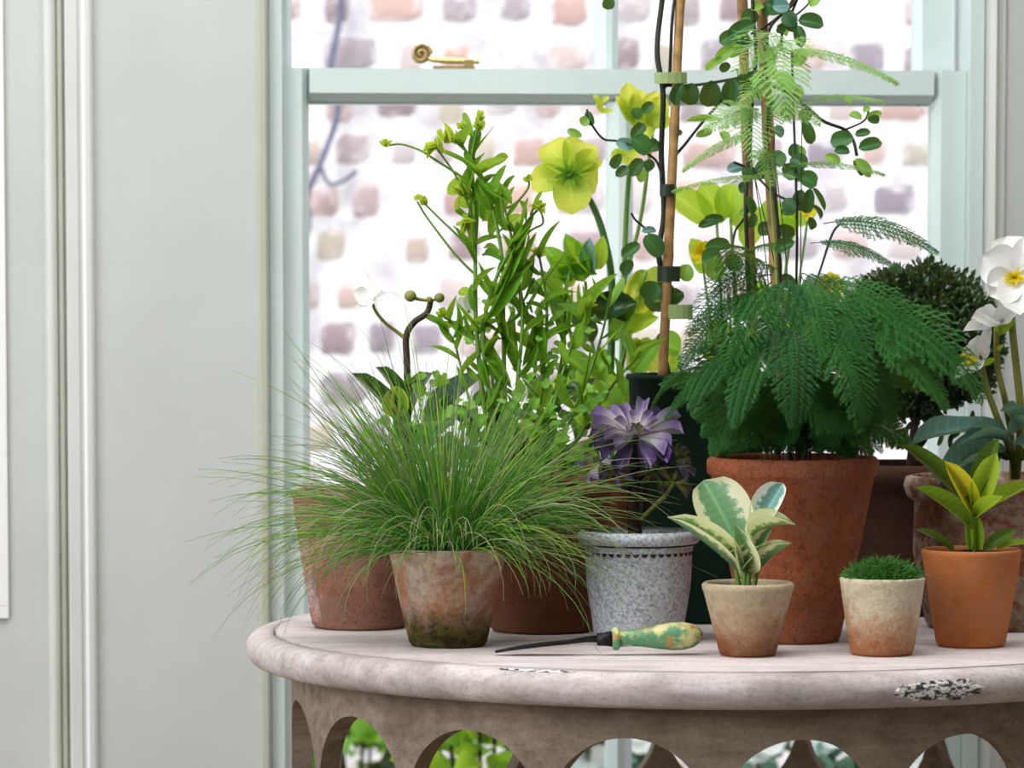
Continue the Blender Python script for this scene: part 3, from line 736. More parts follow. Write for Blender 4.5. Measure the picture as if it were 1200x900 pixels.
def scatter(t, n, cx, cy, rx, ry, Y, dY, lo, hi, meshes, root=None, rr=r, stalk=None, nhz=.6):
    for i in range(n):
        a = rr.uniform(0, 2*pi); q = sqrt(rr.random()); x, y = cx+rx*q*cos(a), cy+ry*q*sin(a); yy = Y+rr.uniform(-dY, dY)
        L = rr.uniform(lo, hi); d = rr.uniform(-.2, pi+.2)
        x1, y1 = x+L*cos(d), y-L*sin(d)*.8
        leaf(t, rr.choice(meshes), (x, y, yy), (x1, y1, yy+rr.uniform(-.012, .012)), L*rr.uniform(.75, 1.), (rr.uniform(-.7, .7), -1, rr.uniform(0, 1.4)), 'leaflet')
        if root and stalk: stem(t, [root, ((root[0]+x)/2+rr.uniform(-6, 6), (root[1]+y)/2, (root[2]+yy)/2), (x, y, yy)], .9, stalk, 'leaf_stalk', 4, n=3)
scatter(t, 26, 462, 512, 44, 38, Y0-.02, .05, 11, 20, lob, (450, 575, Y0-.02), r, S_green)
scatter(t, 12, 496, 455, 26, 20, Y0+.0, .03, 12, 20, lob, (480, 570, Y0), r, S_green)
# ------------------------------------------------------------------ 3 tall leafy stems in the dark red clay pot
g = pot_geo(636, 567, 81, 739, 62); Y0 = g[0].y
t = Thing('potted_leafy_stems', g[0], 'tall tangle of lance leaved green stems with buds in dark red clay pot', 'potted plant', 'potted plants')
make_pot(t, g, M_tc_red, 'bead', .014, seed=3.)
lances = [leafmesh('lance', L_lance, .75, .9, .7, .0, .2, wave=.012), leafmesh('lance_b', L_mid, .7, .85, 1.1, .0, .25, wave=.015, seed=1), leafmesh('lance_c', L_lance, .6, .8, -.3, .0, .2, tw=.9, seed=2)]
limel = leafmesh('limel', L_lime, .5, .7, .4, .1, wave=.02)
ov0 = leafmesh('small_dark', L_dark, .55, .65, .7, .1, .1)
budm = leafmesh('budm', L_bud, .5, .55, .5, .5)
r = random.Random(17)
def cluster(t, x, y, Y, n=6, lo=7, hi=14, up=True):
    for i in range(n):
        a = r.uniform(.1*pi, .9*pi) if up else r.uniform(0, 2*pi); L = r.uniform(lo, hi)
        leaf(t, budm, (x+r.uniform(-2, 2), y+r.uniform(-2, 2), Y), (x+L*cos(a), y-L*sin(a), Y+r.uniform(-.012, .012)), r.uniform(4.5, 7), (r.uniform(-.6, .6), -1, .3), 'bud')
stems = [
 ([(588, 575), (568, 480), (558, 380), (557, 310), (556, 250), (553, 205), (548, 180), (536, 168)], 4.4, 10, 1),
 ([(590, 570), (575, 470), (566, 390), (580, 330), (600, 290), (616, 262), (630, 246)], 4.2, 9, 1),
 ([(600, 575), (592, 470), (590, 380), (588, 300), (572, 225), (553, 190), (560, 150)], 4.2, 11, 1),
 ([(605, 570), (605, 470), (612, 380), (606, 320), (596, 262), (586, 228)], 3.8, 10, 1),
 ([(612, 570), (622, 480), (628, 400), (612, 350), (606, 300)], 3.6, 9, 1),
 ([(620, 570), (632, 480), (640, 400), (640, 350), (632, 300)], 3.6, 10, 1),
 ([(630, 575), (645, 490), (660, 410), (662, 370), (660, 348)], 3.6, 8, 1),
 ([(640, 575), (665, 500), (690, 440), (706, 390), (716, 340)], 3.4, 8, 0),
 ([(585, 570), (556, 490), (540, 430), (532, 400), (522, 385)], 2.8, 7, 1),
 ([(648, 575), (680, 510), (712, 460), (735, 430), (748, 410)], 3., 8, 0),
 ([(595, 570), (582, 490), (572, 420), (548, 388), (520, 372)], 2.8, 6, 1),
 ([(625, 575), (650, 470), (672, 400), (684, 376), (690, 362)], 3.2, 7, 1)]
for k, (pts, rp, nl, bud) in enumerate(stems):
    Yb = Y0+r.uniform(-.03, .05); m = len(pts)
    P = [(x, y, Y0+(Yb-Y0)*i/m+r.uniform(-.006, .006)) for i, (x, y) in enumerate(pts)]
    st = stem(t, P, rp*.72, S_green, taper=.5)
    S = spline(P, 6)
    for i in range(int(nl*1.5)):
        q = S[int(len(S)*(.15+.83*i/(nl*1.5)))]; sd_ = -1 if i % 2 else 1
        a = r.uniform(R(10), R(70)); L = r.uniform(26, 58); dd = r.uniform(-.03, .03)
        leaf(t, r.choice(lances), q, (q[0]+sd_*L*sin(a)*.8, q[1]-L*cos(a), q[2]+dd), r.uniform(4.5, 9), (sd_*r.uniform(-.4, .8), -1, r.uniform(.0, .9)))
    if bud: cluster(t, P[-1][0], P[-1][1], P[-1][2], 8)
# the thin side shoots standing clear on the left
for pts in ([(557, 322), (535, 300), (510, 268), (497, 250), (489, 236)], [(557, 300), (540, 280), (515, 256), (497, 238)], [(553, 215), (530, 200), (508, 186), (492, 176), (470, 169), (452, 171)], [(556, 262), (545, 230), (534, 206), (522, 188), (510, 172)], [(560, 190), (545, 175), (540, 160), (542, 150)], [(585, 245), (602, 240), (618, 222), (620, 212)], [(600, 290), (622, 270), (636, 262), (634, 248)]):
    P = [(x, y, Y0+.01) for x, y in pts]; stem(t, P, 1.7, S_green, 'side_shoot', taper=.7); cluster(t, P[-1][0], P[-1][1], Y0+.01, 5, 5, 10)
cluster(t, 512, 172, Y0, 10, 9, 20, False); cluster(t, 522, 166, Y0, 6, 12, 26)
cluster(t, 541, 228, Y0+.01, 7, 10, 20, False); cluster(t, 545, 262, Y0+.0, 12, 8, 14, False); cluster(t, 562, 140, Y0, 7, 6, 12)
for x, y, x1, y1, w_ in ((556, 190, 561, 140, 11), (552, 235, 556, 178, 13), (556, 300, 557, 205, 13), (560, 212, 590, 246, 12), (566, 378, 622, 268, 17), (578, 350, 624, 256, 13), (596, 420, 562, 300, 12), (610, 440, 596, 352, 14), (676, 376, 720, 316, 15), (612, 430, 640, 350, 13), (560, 400, 520, 372, 10), (600, 455, 556, 380, 16), (634, 440, 622, 350, 12), (600, 240, 560, 210, 16), (575, 280, 600, 215, 15), (592, 300, 628, 250, 12), (566, 260, 585, 208, 17)):
    leaf(t, r.choice(lances[:2]), (x, y, Y0+r.uniform(-.02, .03)), (x1, y1, Y0+r.uniform(-.02, .03)), w_, (r.uniform(-.6, .6), -1, .3))
for x, y, x1, y1, w_ in ((548, 212, 522, 226, 20), (560, 232, 592, 216, 22), (575, 260, 560, 228, 22), (590, 270, 612, 250, 18), (555, 240, 535, 232, 18), (548, 345, 538, 338, 14)):
    leaf(t, limel, (x, y, Y0+.03), (x1, y1, Y0+.04), w_, (0, -1, .3))
scatter(t, 150, 640, 500, 92, 66, Y0, .07, 9, 22, lob+lances[:2]*2+[ov0], None, r)
scatter(t, 60, 625, 400, 70, 62, Y0+.03, .05, 9, 17, lob, None, r)
scatter(t, 150, 580, 515, 88, 48, Y0+.02, .05, 12, 26, lances[:2]*2+[ov0]*2+lob, None, r)
# ------------------------------------------------------------------ 4 green-yellow hellebore behind
g = pot_geo(702, 540, 76, None, 58, Y=.30); Y0 = g[0].y
t = Thing('potted_yellow_hellebore', g[0], 'hellebore with large drooping greenish yellow flowers standing behind the other pots', 'potted plant', 'potted plants')
make_pot(t, g, M_tc_red, 'bead', .014, seed=4.)
Yf = Y0-.05
sep = [leafmesh('sepal', L_hell, .55, .5, .5, .2, wave=.03), leafmesh('sepal_b', L_hell, .5, .42, .8, .15, wave=.04, seed=3)]
stem(t, [(705, 560, Y0), (714, 450, Yf), (717, 380, Yf), (716, 320, Yf), (707, 275, Yf), (696, 244, Yf), (685, 226, Yf), (669, 207, Yf)], 5, S_dgreen, taper=.7)
for x, y, w_, m, dy in ((640, 163, 42, 0, .02), (686, 160, 44, 0, .03), (616, 214, 34, 1, .0), (706, 212, 40, 1, .0), (672, 249, 46, 1, -.03), (636, 196, 30, 0, .01), (704, 180, 30, 0, .02)):
    leaf(t, sep[m], (667, 205, Yf-.01), (x, y, Yf+dy), w_, (r.uniform(-.15, .15), -1, .2), 'sepal')
brm = leafmesh('bract', L_mid, .6, .8, .3, .2)
for a in range(8): leaf(t, brm, (667, 206, Yf-.016), (667+19*cos(a*.8+.3), 203-17*sin(a*.8+.3), Yf-.024), 6, name='bract')
blob(t, 'flower_eye', W(667, 206, Yf-.015), .006, S_dgreen, squash=.6)
stem(t, [(715, 560, Y0+.02), (728, 430, Y0+.02), (731, 330, Y0+.02), (734, 250, Y0+.02), (738, 190, Y0+.02), (741, 150, Y0+.02)], 3.6, S_green, taper=.75)
for x0, y0, x1, y1, w_, m in ((742, 145, 735, 96, 26, 0), (742, 145, 752, 104, 22, 1), (742, 142, 722, 112, 12, 0), (766, 152, 768, 106, 34, 0), (766, 150, 752, 150, 24, 1), (768, 148, 780, 132, 26, 1), (745, 150, 745, 110, 20, 0), (764, 150, 776, 112, 26, 0)):
    leaf(t, sep[m], (x0, y0, Y0+.03), (x1, y1, Y0+.02), w_, (0, -1, .2), 'sepal')
stem(t, [(731, 330, Y0+.02), (750, 260, Y0+.03), (760, 190, Y0+.03), (766, 150, Y0+.03)], 2.6, S_green, taper=.8)
for x0, y0, x1, y1, w_, m in ((728, 172, 738, 192, 20, 0), (728, 174, 722, 192, 18, 1), (730, 172, 748, 184, 16, 0), (702, 120, 697, 112, 7, 1), (704, 122, 712, 113, 7, 1), (704, 132, 718, 130, 7, 0), (704, 130, 700, 118, 8, 0)):
    leaf(t, sep[m], (x0, y0, Y0+.0), (x1, y1, Y0-.01), w_, name='sepal')
for x0, y0, x1, y1, w_, m in ((760, 318, 742, 372, 34, 0), (762, 318, 764, 362, 30, 1), (758, 316, 778, 350, 28, 0), (760, 320, 736, 345, 24, 1), (762, 320, 752, 384, 26, 0), (752, 400, 738, 430, 24, 0), (752, 398, 766, 432, 24, 1), (752, 400, 752, 440, 22, 0)):
    leaf(t, sep[m], (x0, y0, Y0-.02), (x1, y1, Y0-.06), w_, (0, -1, .1), 'sepal')
ov = [leafmesh('ovate', L_lime, .6, .7, .5, .1, .08), leafmesh('ovate_b', L_mid, .55, .65, .7, .1, .1), leafmesh('ovate_c', L_dark, .55, .6, .5, .1, .1), leafmesh('ovate_d', L_glauc, .55, .65, .5, .1, .1)]
for x0, y0, x1, y1, w_, m in ((696, 320, 666, 280, 25, 0), (698, 316, 707, 278, 20, 0), (684, 330, 664, 274, 26, 1), (690, 322, 690, 280, 20, 3), (670, 330, 640, 288, 26, 1), (700, 322, 640, 322, 16, 1), (672, 335, 644, 300, 22, 0), (690, 370, 745, 352, 36, 2), (738, 372, 700, 346, 30, 2), (720, 400, 745, 350, 22, 1), (676, 378, 720, 318, 12, 1), (696, 400, 668, 366, 26, 2), (730, 390, 770, 370, 22, 0), (700, 300, 650, 310, 12, 0), (660, 340, 625, 330, 20, 1), (742, 440, 772, 396, 24, 1), (690, 440, 660, 410, 26, 1)):
    leaf(t, ov[m], (x0, y0, Y0-.06), (x1, y1, Y0-.08), w_, (r.uniform(-.3, .3), -1, .5))
for p in ([(708, 540), (700, 440), (690, 380), (686, 330)], [(710, 540), (722, 460), (736, 400), (757, 318)], [(700, 540), (690, 460), (670, 400), (662, 340)]):
    stem(t, [(x, y, Y0-.06*(i/3)) for i, (x, y) in enumerate(p)], 2.6, S_green)
scatter(t, 30, 700, 470, 44, 40, Y0-.05, .04, 22, 40, ov[:2], None, r)
# ------------------------------------------------------------------ 5 purple aeonium in the grey pot
g = pot_geo(748.5, 621, 72, 750.5, 52); Y0 = g[0].y
t = Thing('potted_aeonium', g[0], 'purple rosette succulent on bare trunk in grey pot with beaded rim', 'potted plant', 'potted plants')
p = make_pot(t, g, M_lead, 'roll', .012, seed=5., wob=.006)
vs, fs = [], []; zz = g[3]-.0255; n = 40
for k in range(n):                                     # row of dark half-moon beads under the rim
    a = 2*pi*(k+.5)/n; rad = g[1]-.0089+.0006; c = g[0]+V((rad*cos(a), rad*sin(a), zz)); tx = V((-sin(a), cos(a), 0)); nx = V((cos(a), sin(a), -.1)); bI = len(vs)
    vs.append(c+nx*.0012)
    for j in range(9): q = pi*j/8; vs.append(c+tx*(.0036*cos(q))+V((0, 0, .0018-.0042*sin(q)))+nx*.0002)
    for j in range(8): fs.append((bI, bI+1+j, bI+2+j))
    fs.append((bI, bI+9, bI+1))
t.mesh('beaded_band', vs, fs, M_leadd, parent=p, smooth=False)
vs, fs = [], []; rl = g[1]-.0072; tube([g[0]+V((rl*cos(2*pi*k/48), rl*sin(2*pi*k/48), g[3]-.0160)) for k in range(49)], .0013, vs, fs, 6, False)
t.mesh('rim_groove', vs, fs, M_leadd, parent=p)
stem(t, [(745, 632, Y0), (743, 612, Y0), (742, 590, Y0), (744, 560, Y0), (745, 530, Y0), (746, 512, Y0)], 8.5, S_trunk, 'trunk', 10, .75)
stem(t, [(748, 612, Y0), (764, 596, Y0-.01), (778, 582, Y0-.01), (790, 566, Y0-.01)], 3, S_olive, 'branch')
stem(t, [(746, 570, Y0), (770, 556, Y0), (786, 540, Y0)], 3, S_trunk, 'branch'); stem(t, [(741, 580, Y0), (722, 562, Y0), (706, 548, Y0)], 3, S_trunk, 'branch')
stem(t, [(757, 600, Y0+.01), (756, 575, Y0+.01), (752, 552, Y0)], 4, S_trunk, 'branch')
spat = leafmesh('spat', L_purp, 1.25, .30, .15, .22, nl=16); spatp = leafmesh('spatp', L_purpp, 1.25, .32, .1, .25, nl=16); spo = leafmesh('spo', L_ros, 1.4, .5, .3, .3)
r = random.Random(41)
def rosette(t, c, axis, rad, rings, meshes, wf=.36):
    axis = V(axis).normalized(); e1 = axis.orthogonal().normalized(); e2 = axis.cross(e1); k = 0
    for j, (n, fl, lf) in enumerate(rings):
        for i in range(n):
            a = k*2.39996+r.uniform(-.15, .15); k += 1
            d = (e1*cos(a)+e2*sin(a))*cos(fl)+axis*sin(fl+r.uniform(-.12, .12)); L = rad*lf*r.uniform(.88, 1.08)
            t.inst('leaf', meshes[min(j, len(meshes)-1)], frame(c+d*rad*.06, c+d*L, L*wf*r.uniform(.85, 1.1), axis))
rosette(t, W(745, 511, Y0), (.05, -.55, .84), .056, [(11, R(-20), .92), (11, R(-2), 1.05), (11, R(14), .98), (7, R(40), .6), (5, R(65), .32)], [spat, spat, spatp, spatp, spo], .30)
rosette(t, W(790, 540, Y0), (.6, -.5, .6), .030, [(7, R(0), 1.), (5, R(40), .7)], [spat, spo])
rosette(t, W(790, 566, Y0-.01), (.5, -.6, .6), .024, [(7, R(0), 1.), (5, R(40), .7)], [spo, spo], .22)
rosette(t, W(704, 540, Y0), (-.7, -.4, .5), .032, [(7, R(0), 1.), (4, R(40), .7)], [spatp, spo])
rosette(t, W(722, 552, Y0-.01), (-.3, -.8, .3), .026, [(7, R(0), 1.), (4, R(40), .7)], [spat, spo])
rosette(t, W(768, 552, Y0-.01), (.2, -.9, .2), .026, [(7, R(0), 1.), (4, R(40), .7)], [spo, spo], .25)
# ------------------------------------------------------------------ 6 climber on canes in the green pot
g = pot_geo(817, 438, 82, None, 70, Y=.12); Y0 = g[0].y
t = Thing('potted_climber', g[0], 'round leaved climber twining up bamboo canes in tall dark green pot', 'potted plant', 'potted plants')
make_pot(t, g, M_green, 'bucket', .02, seed=6., wob=.0)
def cane(x0, y0, x1, y1, Ya, Yb, rp):
    P0, P1 = W(x0, y0, Ya), W(x1, y1, Yb); vs, fs = [], []; n = 24; pts, rad = [], []
    for i in range(n*3+1):
        q = i/(n*3); pts.append(P0+(P1-P0)*q); rad.append(rp/1000*(1.16 if i % 9 == 0 else 1.)*(1-.25*q))
    tube(pts, rad, vs, fs, 10); return t.mesh('cane', vs, fs, S_cane)
cane(776, 450, 833, -760, Y0-.05, Y0, 6.0); cane(917, 460, 850, -760, Y0-.02, Y0, 7.6); cane(884, 460, 846, -770, Y0+.05, Y0, 6.6)
dark = lambda pts, rp=2.2, Y=Y0-.03: stem(t, [(x, y, Y+.008*sin(i*1.7)) for i, (x, y) in enumerate(pts)], rp, S_dark, 'vine_stem', taper=.9)
dark([(786, 450), (776, 400), (784, 350), (772, 300), (778, 250), (775, 180), (777, 110), (770, 60), (776, 0), (786, -80), (790, -160)], 3.6)
dark([(777, 105), (784, 92), (786, 60), (788, 20), (796, -40)], 2.2)
dark([(876, 440), (878, 360), (876, 300), (874, 240), (878, 170), (882, 110), (886, 60), (882, 0), (890, -80)], 2.6)
dark([(918, 440), (914, 340), (912, 270), (906, 220), (898, 170), (900, 110), (896, 60), (904, 30), (926, 6), (940, -30)], 2.2)
dark([(934, 440), (933, 350), (934, 280), (933, 220), (931, 160), (929, 100), (928, 60)], 1.7)
dark([(783, 250), (786, 195), (806, 165), (826, 140), (842, 122), (858, 100), (880, 92)], 1.8)
dark([(780, 100), (810, 100), (840, 96), (870, 90), (892, 82)], 1.8)
dark([(860, 190), (880, 200), (905, 225), (926, 235), (950, 240)], 1.5)
dark([(905, 100), (930, 112), (944, 124), (965, 142), (990, 152), (1000, 165), (1004, 182)], 2.2)
dark([(990, 152), (1005, 146), (1014, 140), (1018, 130)], 1.3)
dark([(770, 290), (758, 270), (745, 258), (740, 250)], 1.4); dark([(776, 210), (770, 190), (758, 180), (740, 170), (722, 165), (706, 162), (690, 140), (688, 128)], 1.5)
dark([(945, 360), (960, 320), (975, 275), (985, 262)], 1.5); dark([(858, 290), (862, 270), (872, 256), (880, 240)], 1.5)
dark([(880, 40), (896, 32), (912, 20), (930, 4), (936, -14)], 1.8); dark([(915, 60), (918, 30), (928, 14), (938, -10)], 1.6); dark([(930, 20), (946, 6), (952, -6)], 1.3)
rl_ = leafmesh('round_leaf', L_clim, .5, .42, .5, .12, .05); rl2 = leafmesh('round_leaf_b', L_clim, .55, .48, .9, .15, .1, seed=1); rly = leafmesh('young', L_climl, .55, .5, .6, .1, .1); rlg = leafmesh('round_leaf_c', L_glauc, .55, .5, .5, .1)
K = [rl_, rl2, rly, rlg]
r = random.Random(55)
lst = [(801, 97, 788, 124, 16, 0), (812, 97, 806, 124, 22, 0), (834, 94, 830, 127, 24, 0), (858, 92, 854, 126, 23, 0), (872, 86, 868, 112, 22, 0), (884, 82, 880, 108, 22, 1),
 (886, 28, 852, 42, 18, 0), (866, 38, 842, 50, 16, 0), (868, 22, 890, 18, 18, 1), (935, 24, 966, 28, 20, 0), (932, 30, 918, 16, 18, 0), (950, 8, 958, -8, 14, 2), (916, 14, 932, 30, 16, 1),
 (930, 38, 922, 20, 16, 0), (934, 30, 940, 56, 14, 1), (870, 48, 850, 66, 18, 2), (860, 54, 838, 72, 14, 2), (852, 68, 824, 82, 10, 2), (846, 74, 852, 84, 14, 0), (884, 50, 866, 52, 12, 3), (905, 8, 926, 6, 16, 3), (908, -4, 918, 10, 14, 3),
 (1000, 162, 972, 166, 20, 0), (1002, 158, 1020, 154, 10, 0), (1006, 174, 1034, 166, 16, 0), (996, 178, 978, 176, 12, 0), (1002, 186, 1022, 208, 13, 2), (1000, 188, 1012, 206, 10, 0), (985, 190, 966, 182, 11, 2), (1016, 138, 1034, 132, 10, 2), (1016, 140, 1032, 140, 10, 0), (1010, 140, 995, 132, 10, 2), (1012, 132, 1020, 124, 8, 2), (996, 122, 992, 112, 8, 2),
 (920, 180, 906, 192, 20, 0), (926, 186, 946, 194, 20, 0), (934, 198, 918, 206, 22, 0), (936, 206, 958, 216, 22, 0), (940, 222, 934, 248, 16, 0), (950, 220, 944, 252, 14, 0), (952, 220, 968, 246, 7, 0), (950, 240, 966, 258, 6, 1), (948, 254, 954, 270, 10, 0), (930, 250, 920, 232, 16, 0), (898, 200, 890, 188, 20, 0), (878, 210, 872, 196, 14, 1), (870, 196, 852, 198, 14, 3), (874, 230, 884, 252, 12, 0), (885, 250, 878, 268, 10, 0),
 (930, 110, 910, 84, 18, 2), (936, 120, 926, 98, 20, 2), (938, 130, 950, 140, 16, 0), (942, 140, 952, 170, 14, 0), (906, 150, 920, 158, 14, 3), (914, 128, 928, 134, 14, 0), (908, 118, 900, 132, 12, 0),
 (760, 180, 742, 160, 24, 0), (758, 176, 774, 166, 16, 0), (752, 186, 740, 206, 16, 0), (744, 172, 722, 166, 14, 3), (756, 188, 764, 200, 14, 0), (736, 196, 722, 206, 12, 0), (750, 196, 752, 214, 13, 2), (728, 180, 716, 198, 12, 0), (690, 138, 680, 146, 12, 2), (688, 130, 694, 148, 10, 0), (682, 160, 664, 152, 9, 2), (740, 162, 756, 144, 14, 0), (748, 140, 744, 126, 14, 0), (752, 132, 766, 120, 12, 1),
 (756, 276, 776, 300, 22, 0), (750, 286, 728, 300, 14, 0), (752, 272, 770, 268, 10, 3), (742, 306, 728, 322, 16, 0), (768, 330, 756, 352, 24, 0), (780, 330, 762, 366, 26, 0), (778, 360, 800, 340, 22, 0), (826, 290, 858, 286, 16, 0), (846, 300, 822, 306, 24, 0), (866, 300, 854, 316, 22, 0), (838, 300, 838, 330, 22, 2), (808, 310, 800, 330, 20, 2), (824, 258, 850, 256, 10, 0), (818, 266, 846, 254, 12, 0), (790, 214, 782, 228, 14, 0), (815, 160, 836, 152, 10, 2), (804, 142, 846, 138, 8, 2), (852, 168, 846, 152, 12, 2), (800, 155, 784, 158, 9, 0), (714, -4, 712, 12, 14, 0)]
for x0, y0, x1, y1, w_, m in lst:
    Y = Y0-.04+r.uniform(-.025, .02); leaf(t, K[m], (x0, y0, Y), (x1, y1, Y+r.uniform(-.008, .008)), w_*1.05, (r.uniform(-.35, .35), -1, r.uniform(0, .6)))
for i in range(46):                                    # more leaves along the stems
    x = r.choice([778, 880, 900, 910, 932]); y = r.uniform(-120, 420) if x > 800 else r.uniform(-120, -40) if r.random() < .3 else r.uniform(240, 420)
    a = r.uniform(0, 2*pi); L = r.uniform(15, 26); Y = Y0-.02+r.uniform(-.03, .04)
    leaf(t, r.choice(K[:3]), (x, y, Y), (x+L*cos(a), y-L*sin(a), Y+r.uniform(-.015, .015)), L*.72, (r.uniform(-.6, .6), -1, r.uniform(0, .8)))
M_tie = plain('soft_green_tie', srgb(148, 168, 112), .5, .1); M_tied = plain('dark_green_clip', srgb(34, 48, 30), .5, .1)
def tie(x0, x1, y0, y1, Y, mat):
    a, b_ = W(x0, y1, Y), W(x1, y0, Y); vs, fs = [], []; n = 14; c = (a+b_)/2; rx = (b_.x-a.x)/2
    for zz in (a.z, b_.z):
        for k in range(n): vs.append(V((c.x+rx*cos(2*pi*k/n), Y+.012*sin(2*pi*k/n), zz)))
    fs = [(k, (k+1) % n, n+(k+1) % n, n+k) for k in range(n)]+[tuple(range(n))[::-1], tuple(range(n, 2*n))]
    t.mesh('plant_tie', vs, fs, mat, smooth=False)
tie(767, 805, 85, 98, Y0-.035, M_tie); tie(773, 791, 216, 230, Y0-.045, M_tied); tie(770, 797, 312, 330, Y0-.04, M_tied); tie(780, 812, 357, 374, Y0-.045, M_tie); tie(876, 902, 196, 210, Y0, M_tied)
# ------------------------------------------------------------------ 7 asparagus fern in the big red pot
g = pot_geo(929.5, 535, 100.5, 751, 57); Y0 = g[0].y
t = Thing('potted_asparagus_fern', g[0], 'feathery asparagus fern in the largest red clay pot', 'potted plant', 'potted plants')
make_pot(t, g, M_tc_big, 'band', .016, seed=7., wob=.012)
def frond(name, mat, nb=30, droop=.9, wid=.40, seed=0, shape=.8, step=.015, nw=.0042, nlen=.040):
    rr = random.Random(seed); vs, fs, uv = [], [], []
    def cv(y): a = droop*y; return V((0, sin(a)/droop if droop else y, -(1-cos(a))/droop if droop else 0)), a
    def pt(x, y, z): c, a = cv(y); return c+V((x, 0, 0))+V((0, sin(a), cos(a)))*z
    def needle(p, d, L, w_):
        q = d.cross(V((0, .3, 1))).normalized()*w_; b_ = len(vs); vs.extend([p-q, p+q, p+d*L]); uv.extend([(.4, 0), (.6, 0), (.5, 1)]); fs.append((b_, b_+1, b_+2))
    sv_ = [pt(0, i/16, 0) for i in range(17)]; tube(sv_, [.0055*(1-.8*i/16) for i in range(17)], vs, fs, 4, False, uv)
    for i in range(nb):
        y0 = .10+.89*(i+.5)/nb
        for s in (-1, 1):
            bl = wid*min(1, (y0-.02)/.22)*(1-y0)**shape*rr.uniform(.82, 1.1)+.03
            an = R(62-26*y0)*rr.uniform(.9, 1.1); n = max(4, int(bl/step))
            p0 = None
            for k in range(n+1):
                q = k/n*bl; x = s*q*sin(an); y = y0+q*cos(an)+.0; z = -.25*q*q+.01*sin(k)
                p = pt(x, y, z)
                if p0 is not None:
                    d = (p-p0).normalized(); sd_ = d.cross(V((0, .2, 1))).normalized()
                    b_ = len(vs); w_ = .0016; vs.extend([p0-sd_*w_, p0+sd_*w_, p+sd_*w_, p-sd_*w_]); uv.extend([(.4, 0)]*4); fs.append((b_, b_+1, b_+2, b_+3))
                    nl = nlen*(1-.35*k/n)
                    for sg in (-1, 1):
                        for u in (0, .5): needle(p0+(p-p0)*u, (d*.75+sd_*sg*.75+V((0, 0, rr.uniform(-.25, .35)))).normalized(), nl*rr.uniform(.8, 1.25), nw)
                p0 = p
    c1 = cv(1.)[0]; al = math.atan2(-c1.z, c1.y); k = 1/c1.length; rt = M.Rotation(al, 3, 'X'); vs = [rt @ v*k for v in vs]
    return mdata(name, vs, fs, mat, uv, False)
FD = [frond('frond', L_fern, 30, .9, .42, 1), frond('frond_b', L_fern, 26, 1.3, .46, 2), frond('frond_c', L_fern, 34, .5, .34, 3), frond('frond_d', L_fern, 28, 1.7, .44, 4)]
FL = [frond('frond_pale', L_fernl, 17, .8, .42, 5, .8, .03, .0065, .062), frond('frond_pale_b', L_fernl, 15, 1.2, .48, 6, .8, .03, .0065, .062), frond('frond_pale_c', L_fernl, 22, .6, .17, 7, .6, .026, .006, .05)]
r = random.Random(77)
def fr(me, x0, y0, Ya, x1, y1, Yb, wsc=1., nh=(0, -.6, 1), root=True):
    a, b_ = W(x0, y0, Ya), W(x1, y1, Yb); L = (b_-a).length; m = frame(a, b_, L*wsc, nh)
    t.inst('frond', me, m)
    if root and r.random() < .25:
        xr = 930+(x0-930)*.25+r.uniform(-18, 18); Yr = Y0+(Ya-Y0)*.3
        stem(t, [(xr, 548, Yr), (xr+(x0-xr)*.35, 548+(y0-548)*.55, Yr+(Ya-Yr)*.5), (x0, y0, Ya)], 1.0, S_dark, 'frond_stem', 4, n=4)
# pale upper fronds
for a in ((918, 44, -.05, 862, 84, -.13, 1., 1), (905, 50, -.08, 922, 142, -.15, 1., 1), (912, 52, -.06, 952, 66, -.13, 1.1, 0), (930, 58, -.05, 1052, 98, -.10, .5, 2), (890, 128, -.08, 826, 152, -.13, 1.1, 0), (876, 126, -.08, 884, 186, -.16, 1.2, 1), (900, 124, -.06, 962, 146, -.12, .9, 0), (870, 120, -.04, 918, 104, -.12, .8, 0), (880, 158, -.06, 800, 200, -.12, .55, 2), (892, 175, -.08, 905, 218, -.14, .9, 1), (940, 120, -.04, 1034, 120, -.1, .4, 2), (905, 210, -.1, 790, 224, -.14, .35, 2), (925, 195, -.05, 1036, 205, -.1, .35, 2), (884, 205, -.08, 930, 208, -.13, .5, 2), (900, 92, -.1, 868, 128, -.14, .9, 1)):
    fr(FL[a[7]], *a[:7], nh=(0, -.8, .8), root=a[1] > 100)
stem(t, [(926, 548, Y0), (915, 400, Y0+.02), (905, 250, Y0+.05), (898, 130, Y0+.08), (915, 44, Y0+.12)], 1.6, S_green, 'frond_stem', 5)
# fronds to the right
for a in ((965, 262, -.12, 1098, 296, -.18, .55, 0), (950, 285, -.14, 1055, 318, -.18, .4, 2), (1000, 355, -.22, 1152, 468, -.27, .85, 0), (1010, 372, -.25, 1110, 478, -.29, .8, 1), (960, 330, -.2, 1092, 415, -.26, .7, 0), (940, 320, -.18, 1010, 395, -.27, .9, 1)):
    fr(r.choice(FD[:3]), *a[:7])
